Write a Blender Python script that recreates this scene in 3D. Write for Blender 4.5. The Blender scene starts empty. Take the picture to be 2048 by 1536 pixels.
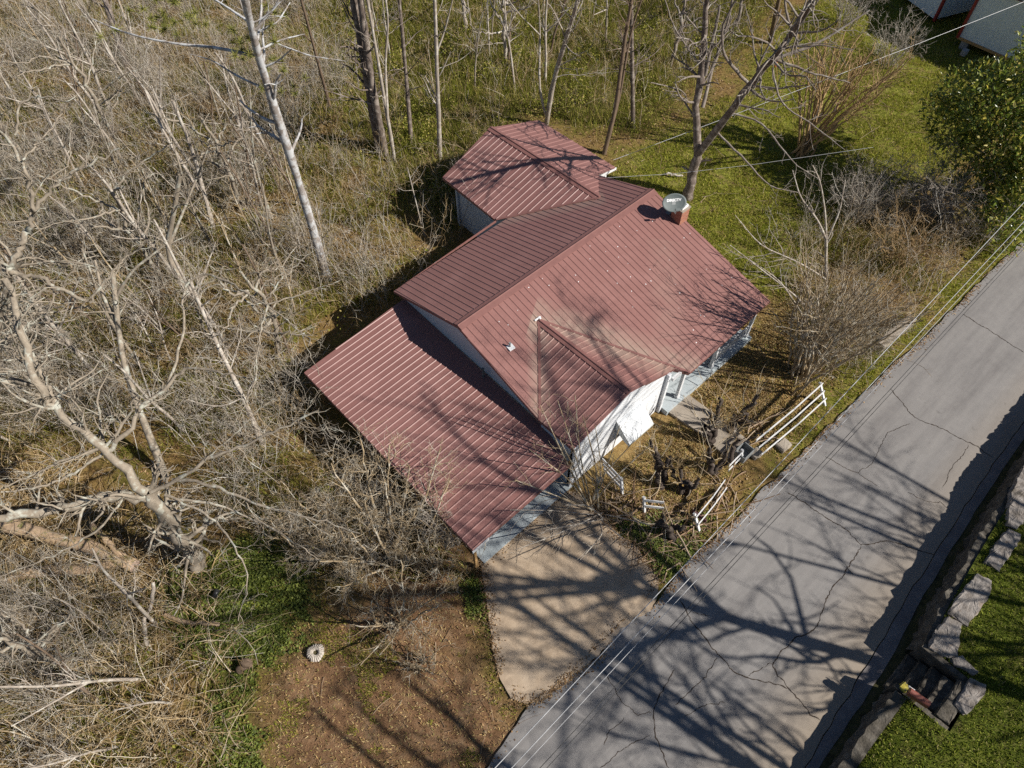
import bpy, math, random, time
import numpy as np
from mathutils import Vector
PI = math.pi
sc = bpy.context.scene
C = sc.collection

# ------------------------------------------------------------------ camera, sky, sun, exposure
CAM = np.array([-9.91459533, -13.96282005, 25.23528465])
RT = np.array([0.73412936, -0.67899376, -0.00464344])
UP = np.array([0.56305824, 0.60492912, 0.56305077])
FW = np.array([0.37949901, 0.41596663, -0.82640926])
FPX = 1437.45669
cd = bpy.data.cameras.new('camera')
cam = bpy.data.objects.new('camera', cd); C.objects.link(cam)
from mathutils import Matrix
m = Matrix((RT, UP, -FW)).transposed()
cam.matrix_world = Matrix.Translation(Vector(CAM)) @ m.to_4x4()
cd.sensor_width = 36.0; cd.lens = 36 * FPX / 2048
cd.clip_start = 0.1; cd.clip_end = 2000
sc.camera = cam

SUN_AZ, SUN_EL = math.radians(120 + 180), math.radians(38)     # shadows fall toward 120 degrees
SUN = np.array([math.cos(SUN_AZ) * math.cos(SUN_EL), math.sin(SUN_AZ) * math.cos(SUN_EL), math.sin(SUN_EL)])
w = bpy.data.worlds.new('World'); sc.world = w; w.use_nodes = True
nt = w.node_tree; nt.nodes.clear()
sky = nt.nodes.new('ShaderNodeTexSky'); sky.sky_type = 'NISHITA'; sky.sun_disc = False
sky.dust_density = 0.2; sky.ozone_density = 3.0; sky.air_density = 0.9; sky.sun_elevation = SUN_EL; sky.sun_rotation = math.atan2(SUN[0], SUN[1])
bg = nt.nodes.new('ShaderNodeBackground'); bg.inputs[1].default_value = 0.05
wo = nt.nodes.new('ShaderNodeOutputWorld')
nt.links.new(sky.outputs[0], bg.inputs[0]); nt.links.new(bg.outputs[0], wo.inputs[0])
sl = bpy.data.lights.new('sun', 'SUN'); sl.energy = 5.0; sl.angle = math.radians(0.53); sl.color = (1.0, 0.95, 0.87)
so = bpy.data.objects.new('sun', sl); C.objects.link(so)
so.rotation_euler = Vector(-SUN).to_track_quat('-Z', 'Y').to_euler(); so.location = (20, -30, 40)
sc.view_settings.view_transform = 'Standard'; sc.view_settings.look = 'None'
sc.view_settings.exposure = 0.44; sc.view_settings.gamma = 1.0
sc.cycles.max_bounces = 6; sc.cycles.diffuse_bounces = 2; sc.cycles.glossy_bounces = 2
sc.cycles.use_denoising = False

# ------------------------------------------------------------------ helpers
def at(px, py, z=0.0):
    d = (FW * FPX + RT * (px - 1024) - UP * (py - 768)) / FPX
    return CAM + d * ((z - CAM[2]) / d[2])
def atx(pts, z=0.0):
    return np.array([at(p[0], p[1], p[2] if len(p) > 2 else z) for p in pts])
ORG = {}
def base_of(o):
    return ORG.get(o.name, np.zeros(3)) if o is not None else np.zeros(3)
def tag(o, label=None, cat=None, group=None, kind=None):
    if label: o['label'] = label
    if cat: o['category'] = cat
    if group: o['group'] = group
    if kind: o['kind'] = kind
    return o
def thing(name, label, cat, loc, group=None):
    o = bpy.data.objects.new(name, None); C.objects.link(o)
    o.empty_display_size = 0.3
    o.location = tuple(float(v) for v in loc); ORG[o.name] = np.array(loc, float)
    return tag(o, label, cat, group)
def link(name, me, mat, parent, origin):
    o = bpy.data.objects.new(name, me); C.objects.link(o)
    if mat is not None: me.materials.append(mat)
    if parent is not None:
        o.parent = parent; ORG[o.name] = base_of(parent)
    else:
        o.location = tuple(origin); ORG[o.name] = np.array(origin, float)
    return o
def npmesh(name, V, F, mat=None, parent=None, smooth=False, origin=(0, 0, 0)):
    """F: int array (n,3) or (n,4), or list of faces"""
    V = np.asarray(V, float)
    o0 = base_of(parent) if parent is not None else np.array(origin, float)
    V = V - o0
    me = bpy.data.meshes.new(name)
    if isinstance(F, list):
        me.from_pydata([tuple(v) for v in V], [], [tuple(int(i) for i in f) for f in F])
    else:
        F = np.asarray(F, np.int32); n, k = F.shape
        me.vertices.add(len(V)); me.vertices.foreach_set('co', V.astype(np.float32).ravel())
        me.loops.add(n * k); me.loops.foreach_set('vertex_index', F.ravel())
        me.polygons.add(n)
        me.polygons.foreach_set('loop_start', np.arange(0, n * k, k, dtype=np.int32))
        try: me.polygons.foreach_set('loop_total', np.full(n, k, np.int32))
        except Exception: pass
        me.update(calc_edges=True)
    me.polygons.foreach_set('use_smooth', np.full(len(me.polygons), bool(smooth)))
    me.update()
    return link(name, me, mat, parent, origin)
class MB:
    """collects shapes, links them as one mesh"""
    def __init__(s): s.V = []; s.F = []
    def add(s, V, F):
        n = len(s.V); s.V += [tuple(v) for v in V]; s.F += [tuple(i + n for i in f) for f in F]
    def box(s, c, size, ax=None):
        """ax: 3 axes rows"""
        ax = np.eye(3) if ax is None else np.asarray(ax)
        h = np.array(size) / 2; c = np.asarray(c, float)
        V = [c + ax[0] * h[0] * a + ax[1] * h[1] * b + ax[2] * h[2] * d for a in (-1, 1) for b in (-1, 1) for d in (-1, 1)]
        s.add(V, [(0, 1, 3, 2), (4, 6, 7, 5), (0, 4, 5, 1), (2, 3, 7, 6), (0, 2, 6, 4), (1, 5, 7, 3)])
    def bar(s, a, b, wd, ht, up=(0, 0, 1)):
        a = np.asarray(a, float); b = np.asarray(b, float); d = b - a; L = np.linalg.norm(d); d = d / L
        sd = np.cross(d, up); sd /= np.linalg.norm(sd); u = np.cross(sd, d)
        s.box((a + b) / 2, (L, wd, ht), (d, sd, u))
    def prism(s, poly, z0, z1):
        """poly (n,2 or 3) xy, extruded between z0 and z1"""
        n = len(poly)
        V = [(p[0], p[1], z0) for p in poly] + [(p[0], p[1], z1) for p in poly]
        F = [tuple(range(n))[::-1], tuple(range(n, 2 * n))] + [(i, (i + 1) % n, n + (i + 1) % n, n + i) for i in range(n)]
        s.add(V, F)
    def slab(s, poly3, th):
        """3d polygon thickened downward along z"""
        n = len(poly3); P = np.asarray(poly3, float)
        V = list(P) + list(P - [0, 0, th])
        F = [tuple(range(n)), tuple(range(n, 2 * n))[::-1]] + [(i, n + i, n + (i + 1) % n, (i + 1) % n) for i in range(n)]
        s.add(V, F)
    def tube(s, P, R, n=8, cap=True):
        P = np.asarray(P, float); k = len(P)
        R = np.full(k, R) if np.isscalar(R) else np.asarray(R)
        V = []; F = []
        for i in range(k):
            t = P[min(i + 1, k - 1)] - P[max(i - 1, 0)]; t = t / (np.linalg.norm(t) + 1e-9)
            a = np.cross(t, (0.31, 0.17, 0.93) if abs(t[2]) < .9 else (1, 0.1, 0)); a /= np.linalg.norm(a); b = np.cross(t, a)
            for j in range(n):
                th = 2 * PI * j / n
                V.append(P[i] + R[i] * (math.cos(th) * a + math.sin(th) * b))
        for i in range(k - 1):
            for j in range(n):
                F.append((i * n + j, i * n + (j + 1) % n, (i + 1) * n + (j + 1) % n, (i + 1) * n + j))
        if cap:
            F.append(tuple(range(n))[::-1]); F.append(tuple((k - 1) * n + j for j in range(n)))
        s.add(V, F)
    def build(s, name, mat, parent=None, smooth=False, origin=(0, 0, 0)):
        return npmesh(name, s.V, s.F, mat, parent, smooth, origin)

# ------------------------------------------------------------------ materials
def newmat(name):
    mt = bpy.data.materials.new(name); mt.use_nodes = True
    nt = mt.node_tree; b = nt.nodes['Principled BSDF']
    return mt, nt, b
def N(nt, typ, **kw):
    n = nt.nodes.new(typ)
    for k, v in kw.items(): setattr(n, k, v)
    return n
def ramp(nt, src, stops):
    r = N(nt, 'ShaderNodeValToRGB'); cr = r.color_ramp
    while len(cr.elements) < len(stops): cr.elements.new(0.5)
    for e, (p, c) in zip(cr.elements, stops):
        e.position = p; e.color = (*c, 1) if len(c) == 3 else c
    nt.links.new(src, r.inputs[0]); return r.outputs[0]
def noise(nt, scale, detail=6, rough=0.6, vec=None, dist=0.0):
    n = N(nt, 'ShaderNodeTexNoise'); n.inputs['Scale'].default_value = scale
    n.inputs['Detail'].default_value = detail; n.inputs['Roughness'].default_value = rough
    n.inputs['Distortion'].default_value = dist
    if vec is None:
        g = N(nt, 'ShaderNodeNewGeometry'); vec = g.outputs['Position']
    nt.links.new(vec, n.inputs['Vector']); return n.outputs['Fac']
def mixc(nt, fac, a, b, blend='MIX'):
    mx = N(nt, 'ShaderNodeMix', data_type='RGBA', blend_type=blend)
    for s, v in ((0, fac), (6, a), (7, b)):
        if hasattr(v, 'is_linked'): nt.links.new(v, mx.inputs[s])
        elif s == 0: mx.inputs[0].default_value = v
        else: mx.inputs[s].default_value = (*v, 1)
    return mx.outputs[2]
def mth(nt, op, a, b=None, c=None, clamp=False):
    n = N(nt, 'ShaderNodeMath', operation=op); n.use_clamp = clamp
    for i, v in enumerate((a, b, c)):
        if v is None: continue
        if hasattr(v, 'is_linked'): nt.links.new(v, n.inputs[i])
        else: n.inputs[i].default_value = v
    return n.outputs[0]
def bump(nt, b, h, strength=0.4, dist=0.02):
    bp = N(nt, 'ShaderNodeBump'); bp.inputs['Strength'].default_value = strength; bp.inputs['Distance'].default_value = dist
    nt.links.new(h, bp.inputs['Height']); nt.links.new(bp.outputs[0], b.inputs['Normal'])
def simple(name, stops, scale=3.0, rough=0.8, detail=6, bs=0.3, bd=0.01, fine=None, metal=0.0, spec=0.4):
    """colour mottled by noise over world position"""
    mt, nt, b = newmat(name)
    f = noise(nt, scale, detail)
    col = ramp(nt, f, stops)
    if fine:
        f2 = noise(nt, fine, 3)
        col = mixc(nt, 0.55, col, ramp(nt, f2, [(0.3, (0.35,) * 3), (0.7, (1.0,) * 3)]), 'MULTIPLY')
        bump(nt, b, f2, bs, bd)
    elif bs: bump(nt, b, f, bs, bd)
    nt.links.new(col, b.inputs['Base Color'])
    b.inputs['Roughness'].default_value = rough; b.inputs['Metallic'].default_value = metal
    b.inputs['Specular IOR Level'].default_value = spec
    return mt
def leafy(name, stops, rough=0.6, spec=0.3, trans=0.0):
    """colour random per leaf / blade / twig"""
    mt, nt, b = newmat(name)
    g = N(nt, 'ShaderNodeNewGeometry')
    col = ramp(nt, g.outputs['Random Per Island'], stops)
    nt.links.new(col, b.inputs['Base Color']); b.inputs['Roughness'].default_value = rough
    b.inputs['Specular IOR Level'].default_value = spec
    if trans:
        tr = N(nt, 'ShaderNodeBsdfTranslucent'); nt.links.new(col, tr.inputs[0]); mx = N(nt, 'ShaderNodeMixShader'); mx.inputs[0].default_value = trans
        nt.links.new(b.outputs[0], mx.inputs[1]); nt.links.new(tr.outputs[0], mx.inputs[2]); nt.links.new(mx.outputs[0], nt.nodes['Material Output'].inputs[0])
    return mt
def bark(name, dark, light, lichen=None, scale=9, lich=0.55):
    mt, nt, b = newmat(name)
    g = N(nt, 'ShaderNodeNewGeometry')
    mp = N(nt, 'ShaderNodeMapping'); mp.inputs['Scale'].default_value = (1, 1, 0.35)
    nt.links.new(g.outputs['Position'], mp.inputs[0])
    f = noise(nt, scale, 8, 0.7, mp.outputs[0])
    col = ramp(nt, f, [(0.32, dark), (0.62, light)])
    col = mixc(nt, 0.5, col, ramp(nt, g.outputs['Random Per Island'], [(0.0, tuple(v * 0.7 for v in light)), (1.0, light)]))
    if lichen is not None:
        f2 = noise(nt, 3.2, 5, 0.65)
        col = mixc(nt, ramp(nt, f2, [(lich - 0.05, (0, 0, 0)), (lich + 0.05, (1, 1, 1))]), col, lichen)
    nt.links.new(col, b.inputs['Base Color']); b.inputs['Roughness'].default_value = 0.85
    b.inputs['Specular IOR Level'].default_value = 0.15
    bump(nt, b, f, 0.6, 0.02)
    return mt
def metalroof(name, base, rough=0.42, stains=()):
    """painted ribbed metal, dusty near the given xy lines (x0,y0,x1,y1,width)"""
    mt, nt, b = newmat(name)
    g = N(nt, 'ShaderNodeNewGeometry')
    f = noise(nt, 0.9, 5); f2 = noise(nt, 14, 4)
    col = ramp(nt, f, [(0.3, tuple(v * 0.9 for v in base)), (0.7, tuple(min(1, v * 1.08) for v in base))])
    col = mixc(nt, 0.25, col, ramp(nt, f2, [(0.35, tuple(v * 0.8 for v in base)), (0.65, tuple(v * 1.15 for v in base))]))
    col = mixc(nt, mth(nt, 'MULTIPLY', mth(nt, 'SUBTRACT', noise(nt, 0.55, 7, 0.68, None, 0.6), 0.5, clamp=True), 2.2, clamp=True), col, tuple(min(1, v * 1.25 + .03) for v in base))
    col = mixc(nt, mth(nt, 'MULTIPLY', mth(nt, 'SUBTRACT', noise(nt, 0.9, 7, 0.7, None, 0.4), 0.58, clamp=True), 3.0, clamp=True), col, tuple(v * 0.72 for v in base))
    sx = N(nt, 'ShaderNodeSeparateXYZ'); nt.links.new(g.outputs['Position'], sx.inputs[0])
    nz = noise(nt, 1.6, 6, 0.7)
    for (x0, y0, x1, y1, wd, amt) in stains:
        L = math.hypot(x1 - x0, y1 - y0); nx, ny = -(y1 - y0) / L, (x1 - x0) / L
        d = mth(nt, 'ABSOLUTE', mth(nt, 'ADD', mth(nt, 'MULTIPLY', mth(nt, 'SUBTRACT', sx.outputs[0], x0), nx),
                                    mth(nt, 'MULTIPLY', mth(nt, 'SUBTRACT', sx.outputs[1], y0), ny)))
        tx, ty = (x1 - x0) / L, (y1 - y0) / L
        t = mth(nt, 'ADD', mth(nt, 'MULTIPLY', mth(nt, 'SUBTRACT', sx.outputs[0], x0), tx / L),
                mth(nt, 'MULTIPLY', mth(nt, 'SUBTRACT', sx.outputs[1], y0), ty / L))
        inside = mth(nt, 'MULTIPLY', mth(nt, 'GREATER_THAN', t, -0.05), mth(nt, 'LESS_THAN', t, 1.05))
        k = mth(nt, 'SUBTRACT', 1.0, mth(nt, 'DIVIDE', d, wd), clamp=True)
        k = mth(nt, 'MULTIPLY', mth(nt, 'MULTIPLY', k, inside), mth(nt, 'MULTIPLY', mth(nt, 'SUBTRACT', nz, 0.28), 3.0, clamp=True))
        k = mth(nt, 'MULTIPLY', mth(nt, 'MULTIPLY', k, 1.6, clamp=True), amt)
        col = mixc(nt, k, col, (0.33, 0.24, 0.19))
    nt.links.new(col, b.inputs['Base Color'])
    b.inputs['Roughness'].default_value = rough; b.inputs['Specular IOR Level'].default_value = 0.45
    bump(nt, b, f2, 0.06, 0.01)
    return mt
def siding(name, col, step=0.125, axis=2, rough=0.6):
    """lap siding: colour darker at each seam along one world axis"""
    mt, nt, b = newmat(name)
    g = N(nt, 'ShaderNodeNewGeometry'); sx = N(nt, 'ShaderNodeSeparateXYZ'); nt.links.new(g.outputs['Position'], sx.inputs[0])
    fr = mth(nt, 'FRACT', mth(nt, 'DIVIDE', sx.outputs[axis], step))
    f = noise(nt, 2.5, 5)
    c = ramp(nt, f, [(0.3, tuple(v * 0.9 for v in col)), (0.7, col)])
    seam = ramp(nt, fr, [(0.0, (0.86,) * 3), (0.12, (1, 1, 1))])
    nt.links.new(mixc(nt, 1.0, c, seam, 'MULTIPLY'), b.inputs['Base Color']); b.inputs['Roughness'].default_value = rough
    return mt

ROOF_C = (0.25, 0.122, 0.106)
M = {}
M['lean'] = metalroof('lean_to_metal', (0.235, 0.112, 0.098), 0.46)
M['wing'] = metalroof('wing_metal', (0.225, 0.108, 0.095), 0.46)
M['trimred'] = simple('painted_trim', [(0.3, (0.19, 0.09, 0.078)), (0.7, (0.235, 0.112, 0.098))], 4, 0.45, bs=0)
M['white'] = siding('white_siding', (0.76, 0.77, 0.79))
M['whitep'] = simple('white_paint', [(0.3, (0.56, 0.57, 0.58)), (0.6, (0.68, 0.68, 0.68))], 6, 0.55, bs=0.1, fine=None)
M['fencep'] = simple('weathered_white_paint', [(0.28, (0.45, 0.43, 0.4)), (0.42, (0.64, 0.64, 0.64)), (0.7, (0.72, 0.72, 0.72))], 9, 0.6, bs=0.15)
M['awn'] = siding('awning_enamel', (0.56, 0.58, 0.6), 0.1, 0, 0.5)
M['cheek'] = siding('awning_side_enamel', (0.62, 0.64, 0.62), 0.07, 1, 0.5)
M['shadewall'] = siding('shaded_white_siding', (0.5, 0.56, 0.62))  # white siding, bluer and darker: shade of the sunless sides is in the colour
M['shed'] = siding('shed_metal', (0.66, 0.74, 0.8), 0.22, 1, 0.45)
M['shedred'] = simple('red_trim_paint', [(0.3, (0.22, 0.02, 0.02)), (0.7, (0.3, 0.035, 0.03))], 5, 0.5, bs=0)
M['dark'] = simple('dark_opening', [(0.3, (0.02, 0.02, 0.022)), (0.7, (0.035, 0.034, 0.034))], 3, 0.4, bs=0)
M['glass'] = simple('window_glass', [(0.3, (0.03, 0.035, 0.04)), (0.7, (0.06, 0.065, 0.07))], 2, 0.08, bs=0, spec=0.8)
mt, nt, b = newmat('driveway_concrete')
n1, n2, n3, n4 = noise(nt, 1.1, 7, 0.65), noise(nt, 55, 4, 0.7), noise(nt, 3.4, 8, 0.7), noise(nt, 0.6, 4)
col = ramp(nt, n1, [(0.3, (0.3, 0.22, 0.15)), (0.5, (0.47, 0.36, 0.255)), (0.72, (0.58, 0.465, 0.345))])
col = mixc(nt, 0.5, col, ramp(nt, n3, [(0.3, (0.27, 0.2, 0.135)), (0.62, (0.53, 0.415, 0.3))]))
col = mixc(nt, mth(nt, 'MULTIPLY', mth(nt, 'SUBTRACT', n3, 0.6, clamp=True), 5.0, clamp=True), col, (0.2, 0.15, 0.11))
col = mixc(nt, 0.6, col, ramp(nt, n2, [(0.3, (0.6,) * 3), (0.65, (1.0,) * 3)]), 'MULTIPLY')
nt.links.new(col, b.inputs['Base Color']); b.inputs['Roughness'].default_value = 0.92; b.inputs['Specular IOR Level'].default_value = 0.2
bump(nt, b, n2, 0.35, 0.01); M['conc'] = mt
M['conc2'] = simple('walk_concrete', [(0.25, (0.3, 0.25, 0.2)), (0.75, (0.44, 0.38, 0.31))], 2.2, 0.9, bs=0.25, fine=50)
M['floor'] = simple('painted_floor', [(0.3, (0.36, 0.41, 0.43)), (0.7, (0.46, 0.5, 0.52))], 1.5, 0.6, bs=0.05)
M['gutter'] = simple('gutter_concrete', [(0.3, (0.17, 0.15, 0.15)), (0.7, (0.27, 0.245, 0.235))], 2.0, 0.9, bs=0.3, fine=25)
M['moss'] = simple('moss_and_leaves', [(0.3, (0.03, 0.026, 0.012)), (0.5, (0.07, 0.065, 0.02)), (0.7, (0.1, 0.075, 0.045))], 4, 0.95, bs=0.8, fine=30)
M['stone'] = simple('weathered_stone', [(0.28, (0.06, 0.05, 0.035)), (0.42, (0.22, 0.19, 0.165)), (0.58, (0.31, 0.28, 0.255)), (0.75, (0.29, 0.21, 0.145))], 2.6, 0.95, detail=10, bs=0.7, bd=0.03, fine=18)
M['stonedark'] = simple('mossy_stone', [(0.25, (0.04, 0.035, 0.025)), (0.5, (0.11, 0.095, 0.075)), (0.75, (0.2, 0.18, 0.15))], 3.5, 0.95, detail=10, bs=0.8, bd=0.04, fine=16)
M['galv'] = simple('grey_enamel', [(0.3, (0.095, 0.115, 0.115)), (0.7, (0.12, 0.14, 0.14))], 8, 0.6, bs=0)
M['galvd'] = simple('grey_steel', [(0.3, (0.2, 0.21, 0.21)), (0.7, (0.28, 0.29, 0.29))], 8, 0.5, bs=0)
M['letter'] = simple('white_letters', [(0.3, (0.78,) * 3), (0.7, (0.82,) * 3)], 8, 0.5, bs=0)
M['wirel'] = simple('bright_cable', [(0.3, (0.4, 0.4, 0.41)), (0.7, (0.5, 0.5, 0.5))], 4, 0.4, bs=0)
M['wired'] = simple('black_cable', [(0.3, (0.02, 0.02, 0.022)), (0.7, (0.03, 0.03, 0.03))], 4, 0.5, bs=0)
M['wood'] = simple('raw_lumber', [(0.3, (0.3, 0.17, 0.07)), (0.7, (0.5, 0.32, 0.14))], 6, 0.8, bs=0.2)
M['cut'] = simple('sawn_wood', [(0.3, (0.4, 0.27, 0.2)), (0.7, (0.56, 0.42, 0.34))], 9, 0.85, bs=0.2)
M['mail'] = simple('red_brown_plastic', [(0.3, (0.2, 0.062, 0.045)), (0.7, (0.25, 0.085, 0.06))], 6, 0.5, bs=0)
M['yellow'] = simple('yellow_paint', [(0.42, (0.16, 0.14, 0.1)), (0.5, (0.42, 0.34, 0.04))], 9, 0.6, bs=0.2)
M['board'] = simple('dark_red_board', [(0.3, (0.06, 0.02, 0.025)), (0.7, (0.11, 0.04, 0.045))], 6, 0.7, bs=0.1)
M['orange'] = simple('orange_tape', [(0.3, (0.7, 0.13, 0.02)), (0.7, (0.8, 0.17, 0.03))], 6, 0.6, bs=0)
M['block'] = simple('cinder_block', [(0.3, (0.3, 0.3, 0.3)), (0.7, (0.42, 0.42, 0.41))], 6, 0.95, bs=0.3, fine=40)
M['planter'] = simple('whitewashed_rubber', [(0.3, (0.36, 0.31, 0.26)), (0.7, (0.52, 0.47, 0.41))], 12, 0.85, bs=0.3)

M['pine'] = bark('pine_bark', (0.1, 0.075, 0.06), (0.36, 0.32, 0.29), (0.5, 0.5, 0.5), 8, 0.5)
M['greybark'] = bark('lichen_bark', (0.085, 0.068, 0.05), (0.34, 0.285, 0.22), (0.41, 0.405, 0.345), 8, 0.58)
M['brownbark'] = bark('brown_bark', (0.06, 0.04, 0.027), (0.21, 0.15, 0.105), None, 8)
M['darkbark'] = bark('dark_bark', (0.035, 0.027, 0.023), (0.19, 0.15, 0.125), (0.29, 0.245, 0.21), 10, 0.55)
M['palebark'] = bark('pale_bark', (0.15, 0.12, 0.095), (0.42, 0.36, 0.3), (0.5, 0.46, 0.4), 9, 0.55)
M['tanbark'] = bark('tan_bark', (0.19, 0.12, 0.055), (0.48, 0.33, 0.17), None, 10)
M['yellowbark'] = bark('yellowish_bark', (0.16, 0.115, 0.06), (0.42, 0.32, 0.2), (0.5, 0.46, 0.38), 10, 0.55)
M['greytwig'] = bark('grey_twigs', (0.1, 0.08, 0.068), (0.27, 0.225, 0.19), (0.34, 0.31, 0.27), 10, 0.58)
M['blackbark'] = bark('black_bark', (0.018, 0.014, 0.012), (0.085, 0.066, 0.055), (0.19, 0.165, 0.14), 11, 0.63)
M['log'] = bark('peeled_log', (0.2, 0.13, 0.075), (0.5, 0.36, 0.24), (0.16, 0.15, 0.05), 5, 0.58)
M['brush'] = leafy('dry_brush', [(0.0, (0.14, 0.09, 0.04)), (0.3, (0.32, 0.22, 0.105)), (0.6, (0.44, 0.325, 0.18)), (0.85, (0.52, 0.43, 0.3)), (1.0, (0.6, 0.55, 0.46))], 0.85, 0.15)
M['stick'] = leafy('fallen_sticks', [(0.0, (0.12, 0.07, 0.04)), (0.5, (0.27, 0.18, 0.11)), (1.0, (0.42, 0.33, 0.24))], 0.85, 0.15)
M['litter'] = leafy('dead_leaves', [(0.0, (0.09, 0.05, 0.022)), (0.4, (0.22, 0.125, 0.055)), (0.8, (0.33, 0.215, 0.11)), (1.0, (0.42, 0.31, 0.19))], 0.8, 0.2)
M['grass'] = leafy('grass_blades', [(0.0, (0.13, 0.165, 0.014)), (0.45, (0.29, 0.31, 0.03)), (0.75, (0.4, 0.37, 0.06)), (1.0, (0.52, 0.42, 0.17))], 0.7, 0.2, 0.3)
M['lawngrass'] = leafy('lawn_blades', [(0.0, (0.09, 0.135, 0.012)), (0.5, (0.21, 0.26, 0.028)), (0.85, (0.34, 0.34, 0.06)), (1.0, (0.36, 0.3, 0.15))], 0.7, 0.2, 0.3)
M['ivy'] = leafy('ground_ivy', [(0.0, (0.06, 0.08, 0.015)), (0.5, (0.14, 0.18, 0.03)), (1.0, (0.27, 0.3, 0.06))], 0.55, 0.35, 0.25)
M['under'] = leafy('undergrowth_leaves', [(0.0, (0.08, 0.1, 0.012)), (0.5, (0.22, 0.235, 0.03)), (0.8, (0.36, 0.33, 0.065)), (1.0, (0.48, 0.37, 0.15))], 0.7, 0.2, 0.3)
M['dgrass'] = leafy('straw_blades', [(0.0, (0.25, 0.15, 0.06)), (0.5, (0.43, 0.3, 0.125)), (0.85, (0.52, 0.4, 0.2)), (1.0, (0.18, 0.19, 0.04))], 0.8, 0.2)
M['magnolia'] = leafy('glossy_leaves', [(0.0, (0.07, 0.11, 0.018)), (0.5, (0.17, 0.225, 0.03)), (0.8, (0.33, 0.34, 0.06)), (0.93, (0.55, 0.45, 0.07)), (1.0, (0.65, 0.55, 0.2))], 0.28, 0.6, 0.3)
M['needle'] = leafy('pine_needles', [(0.0, (0.1, 0.12, 0.02)), (1.0, (0.27, 0.25, 0.07))], 0.6, 0.2)

# ------------------------------------------------------------------ ground zones (world xy polygons)
def poly(pts, z=0.0): return atx(pts, z)[:, :2]
def sdist(P, Q):
    """signed distance of points P (n,2) to polygon Q, positive inside"""
    n = len(Q); inside = np.zeros(len(P), bool); dmin = np.full(len(P), 1e9)
    for i in range(n):
        a, b = Q[i], Q[(i + 1) % n]; e = b - a
        t = np.clip(((P - a) @ e) / (e @ e + 1e-12), 0, 1)
        d = np.hypot(*(P - a - t[:, None] * e).T); dmin = np.minimum(dmin, d)
        c = ((a[1] > P[:, 1]) != (b[1] > P[:, 1])) & (P[:, 0] < (b[0] - a[0]) * (P[:, 1] - a[1]) / (b[1] - a[1] + 1e-12) + a[0])
        inside ^= c
    return np.where(inside, dmin, -dmin)
def vnoise(x, y, s, seed=0):
    """cheap smooth noise from summed sines"""
    r = np.random.RandomState(seed); out = np.zeros_like(x)
    for k in range(6):
        a = r.rand() * 2 * PI; f = s * (0.6 + 1.7 * r.rand()); p = r.rand() * 9
        out += np.sin((x * math.cos(a) + y * math.sin(a)) * f + p + 1.3 * np.sin((x * math.sin(a) - y * math.cos(a)) * f * 0.7 + p * 2))
    return out / 6
Z_GREEN = [poly([(1215, 345), (1330, 275), (1480, 190), (1560, 60), (1640, -10), (1830, -10), (2100, 60), (1960, 300), (1760, 400), (1640, 470), (1570, 600), (1450, 560), (1330, 420)]),
           poly([(1430, 1075), (1560, 930), (1660, 800), (1790, 660), (1900, 560), (2070, 400), (2070, 470), (1900, 622), (1780, 735), (1640, 872), (1490, 1015)])]
Z_IVY = [poly([(420, 1110), (540, 1080), (600, 1150), (570, 1270), (505, 1330), (490, 1440), (530, 1560), (430, 1560), (455, 1420), (420, 1330), (320, 1230), (330, 1170)]),
         poly([(1270, 1080), (1330, 1060), (1420, 1040), (1340, 1150), (1310, 1150)]),
         poly([(945, 1170), (962, 1180), (975, 1230), (982, 1280), (968, 1270), (955, 1220)])]
Z_DIRT = [poly([(560, 1290), (650, 1240), (760, 1130), (900, 1080), (968, 1130), (985, 1300), (1040, 1400), (1010, 1560), (520, 1560), (520, 1420)])]
Z_DRY = [poly([(1150, 985), (1330, 820), (1470, 700), (1550, 600), (1660, 640), (1600, 800), (1400, 1040), (1300, 1080), (1230, 1040)])]
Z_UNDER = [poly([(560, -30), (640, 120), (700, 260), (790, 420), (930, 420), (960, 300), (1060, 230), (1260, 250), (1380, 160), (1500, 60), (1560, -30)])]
def zone(P, Zs, soft=0.7):
    w = np.zeros(len(P))
    wob = 0.9 * vnoise(P[:, 0], P[:, 1], 0.9, 3) + 0.6 * vnoise(P[:, 0], P[:, 1], 3.2, 4) + 0.35 * vnoise(P[:, 0], P[:, 1], 8.0, 6)
    for Q in Zs: w = np.maximum(w, np.clip((sdist(P, Q) + wob) / (2 * soft) + 0.5, 0, 1))
    return w

# road edges
L_px = [(975, 1536), (1018, 1468), (1060, 1410), (1095, 1388), (1130, 1360), (1190, 1318), (1235, 1262), (1300, 1215), (1330, 1180), (1372, 1128), (1420, 1085), (1468, 1040), (1520, 985), (1580, 928), (1640, 868), (1710, 803), (1780, 735), (1840, 683), (1900, 625), (1980, 545), (2048, 480)]
R_px = [(1610, 1536), (1660, 1450), (1710, 1368), (1757, 1290), (1800, 1218), (1840, 1152), (1885, 1082), (1930, 1012), (1985, 930), (2035, 860)]
rs = np.random.RandomState(11)
def densify(P, step, jit):
    out = []
    for a, b in zip(P[:-1], P[1:]):
        n = max(1, int(np.linalg.norm(b - a) / step))
        for i in range(n): out.append(a + (b - a) * i / n + np.array([0, jit * rs.randn()]))
    out.append(P[-1]); return np.array(out)
Lw = poly(L_px); Rw = poly(R_px)
Lw = np.vstack([[-60, -11.6], [-14, -11.3], Lw, [60, -12.6], [200, -14]])
Rw = np.vstack([[-60, -18.9], [-8, -18.7], Rw, [30, -16.7], [60, -17.0], [200, -18]])
Lw = densify(Lw, 0.3, 0.035); Rw = densify(Rw, 0.4, 0.02)
road_poly = np.vstack([Lw, Rw[::-1]]); ROAD_C = np.vstack([Lw[::5], Rw[::-5]])
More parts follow.
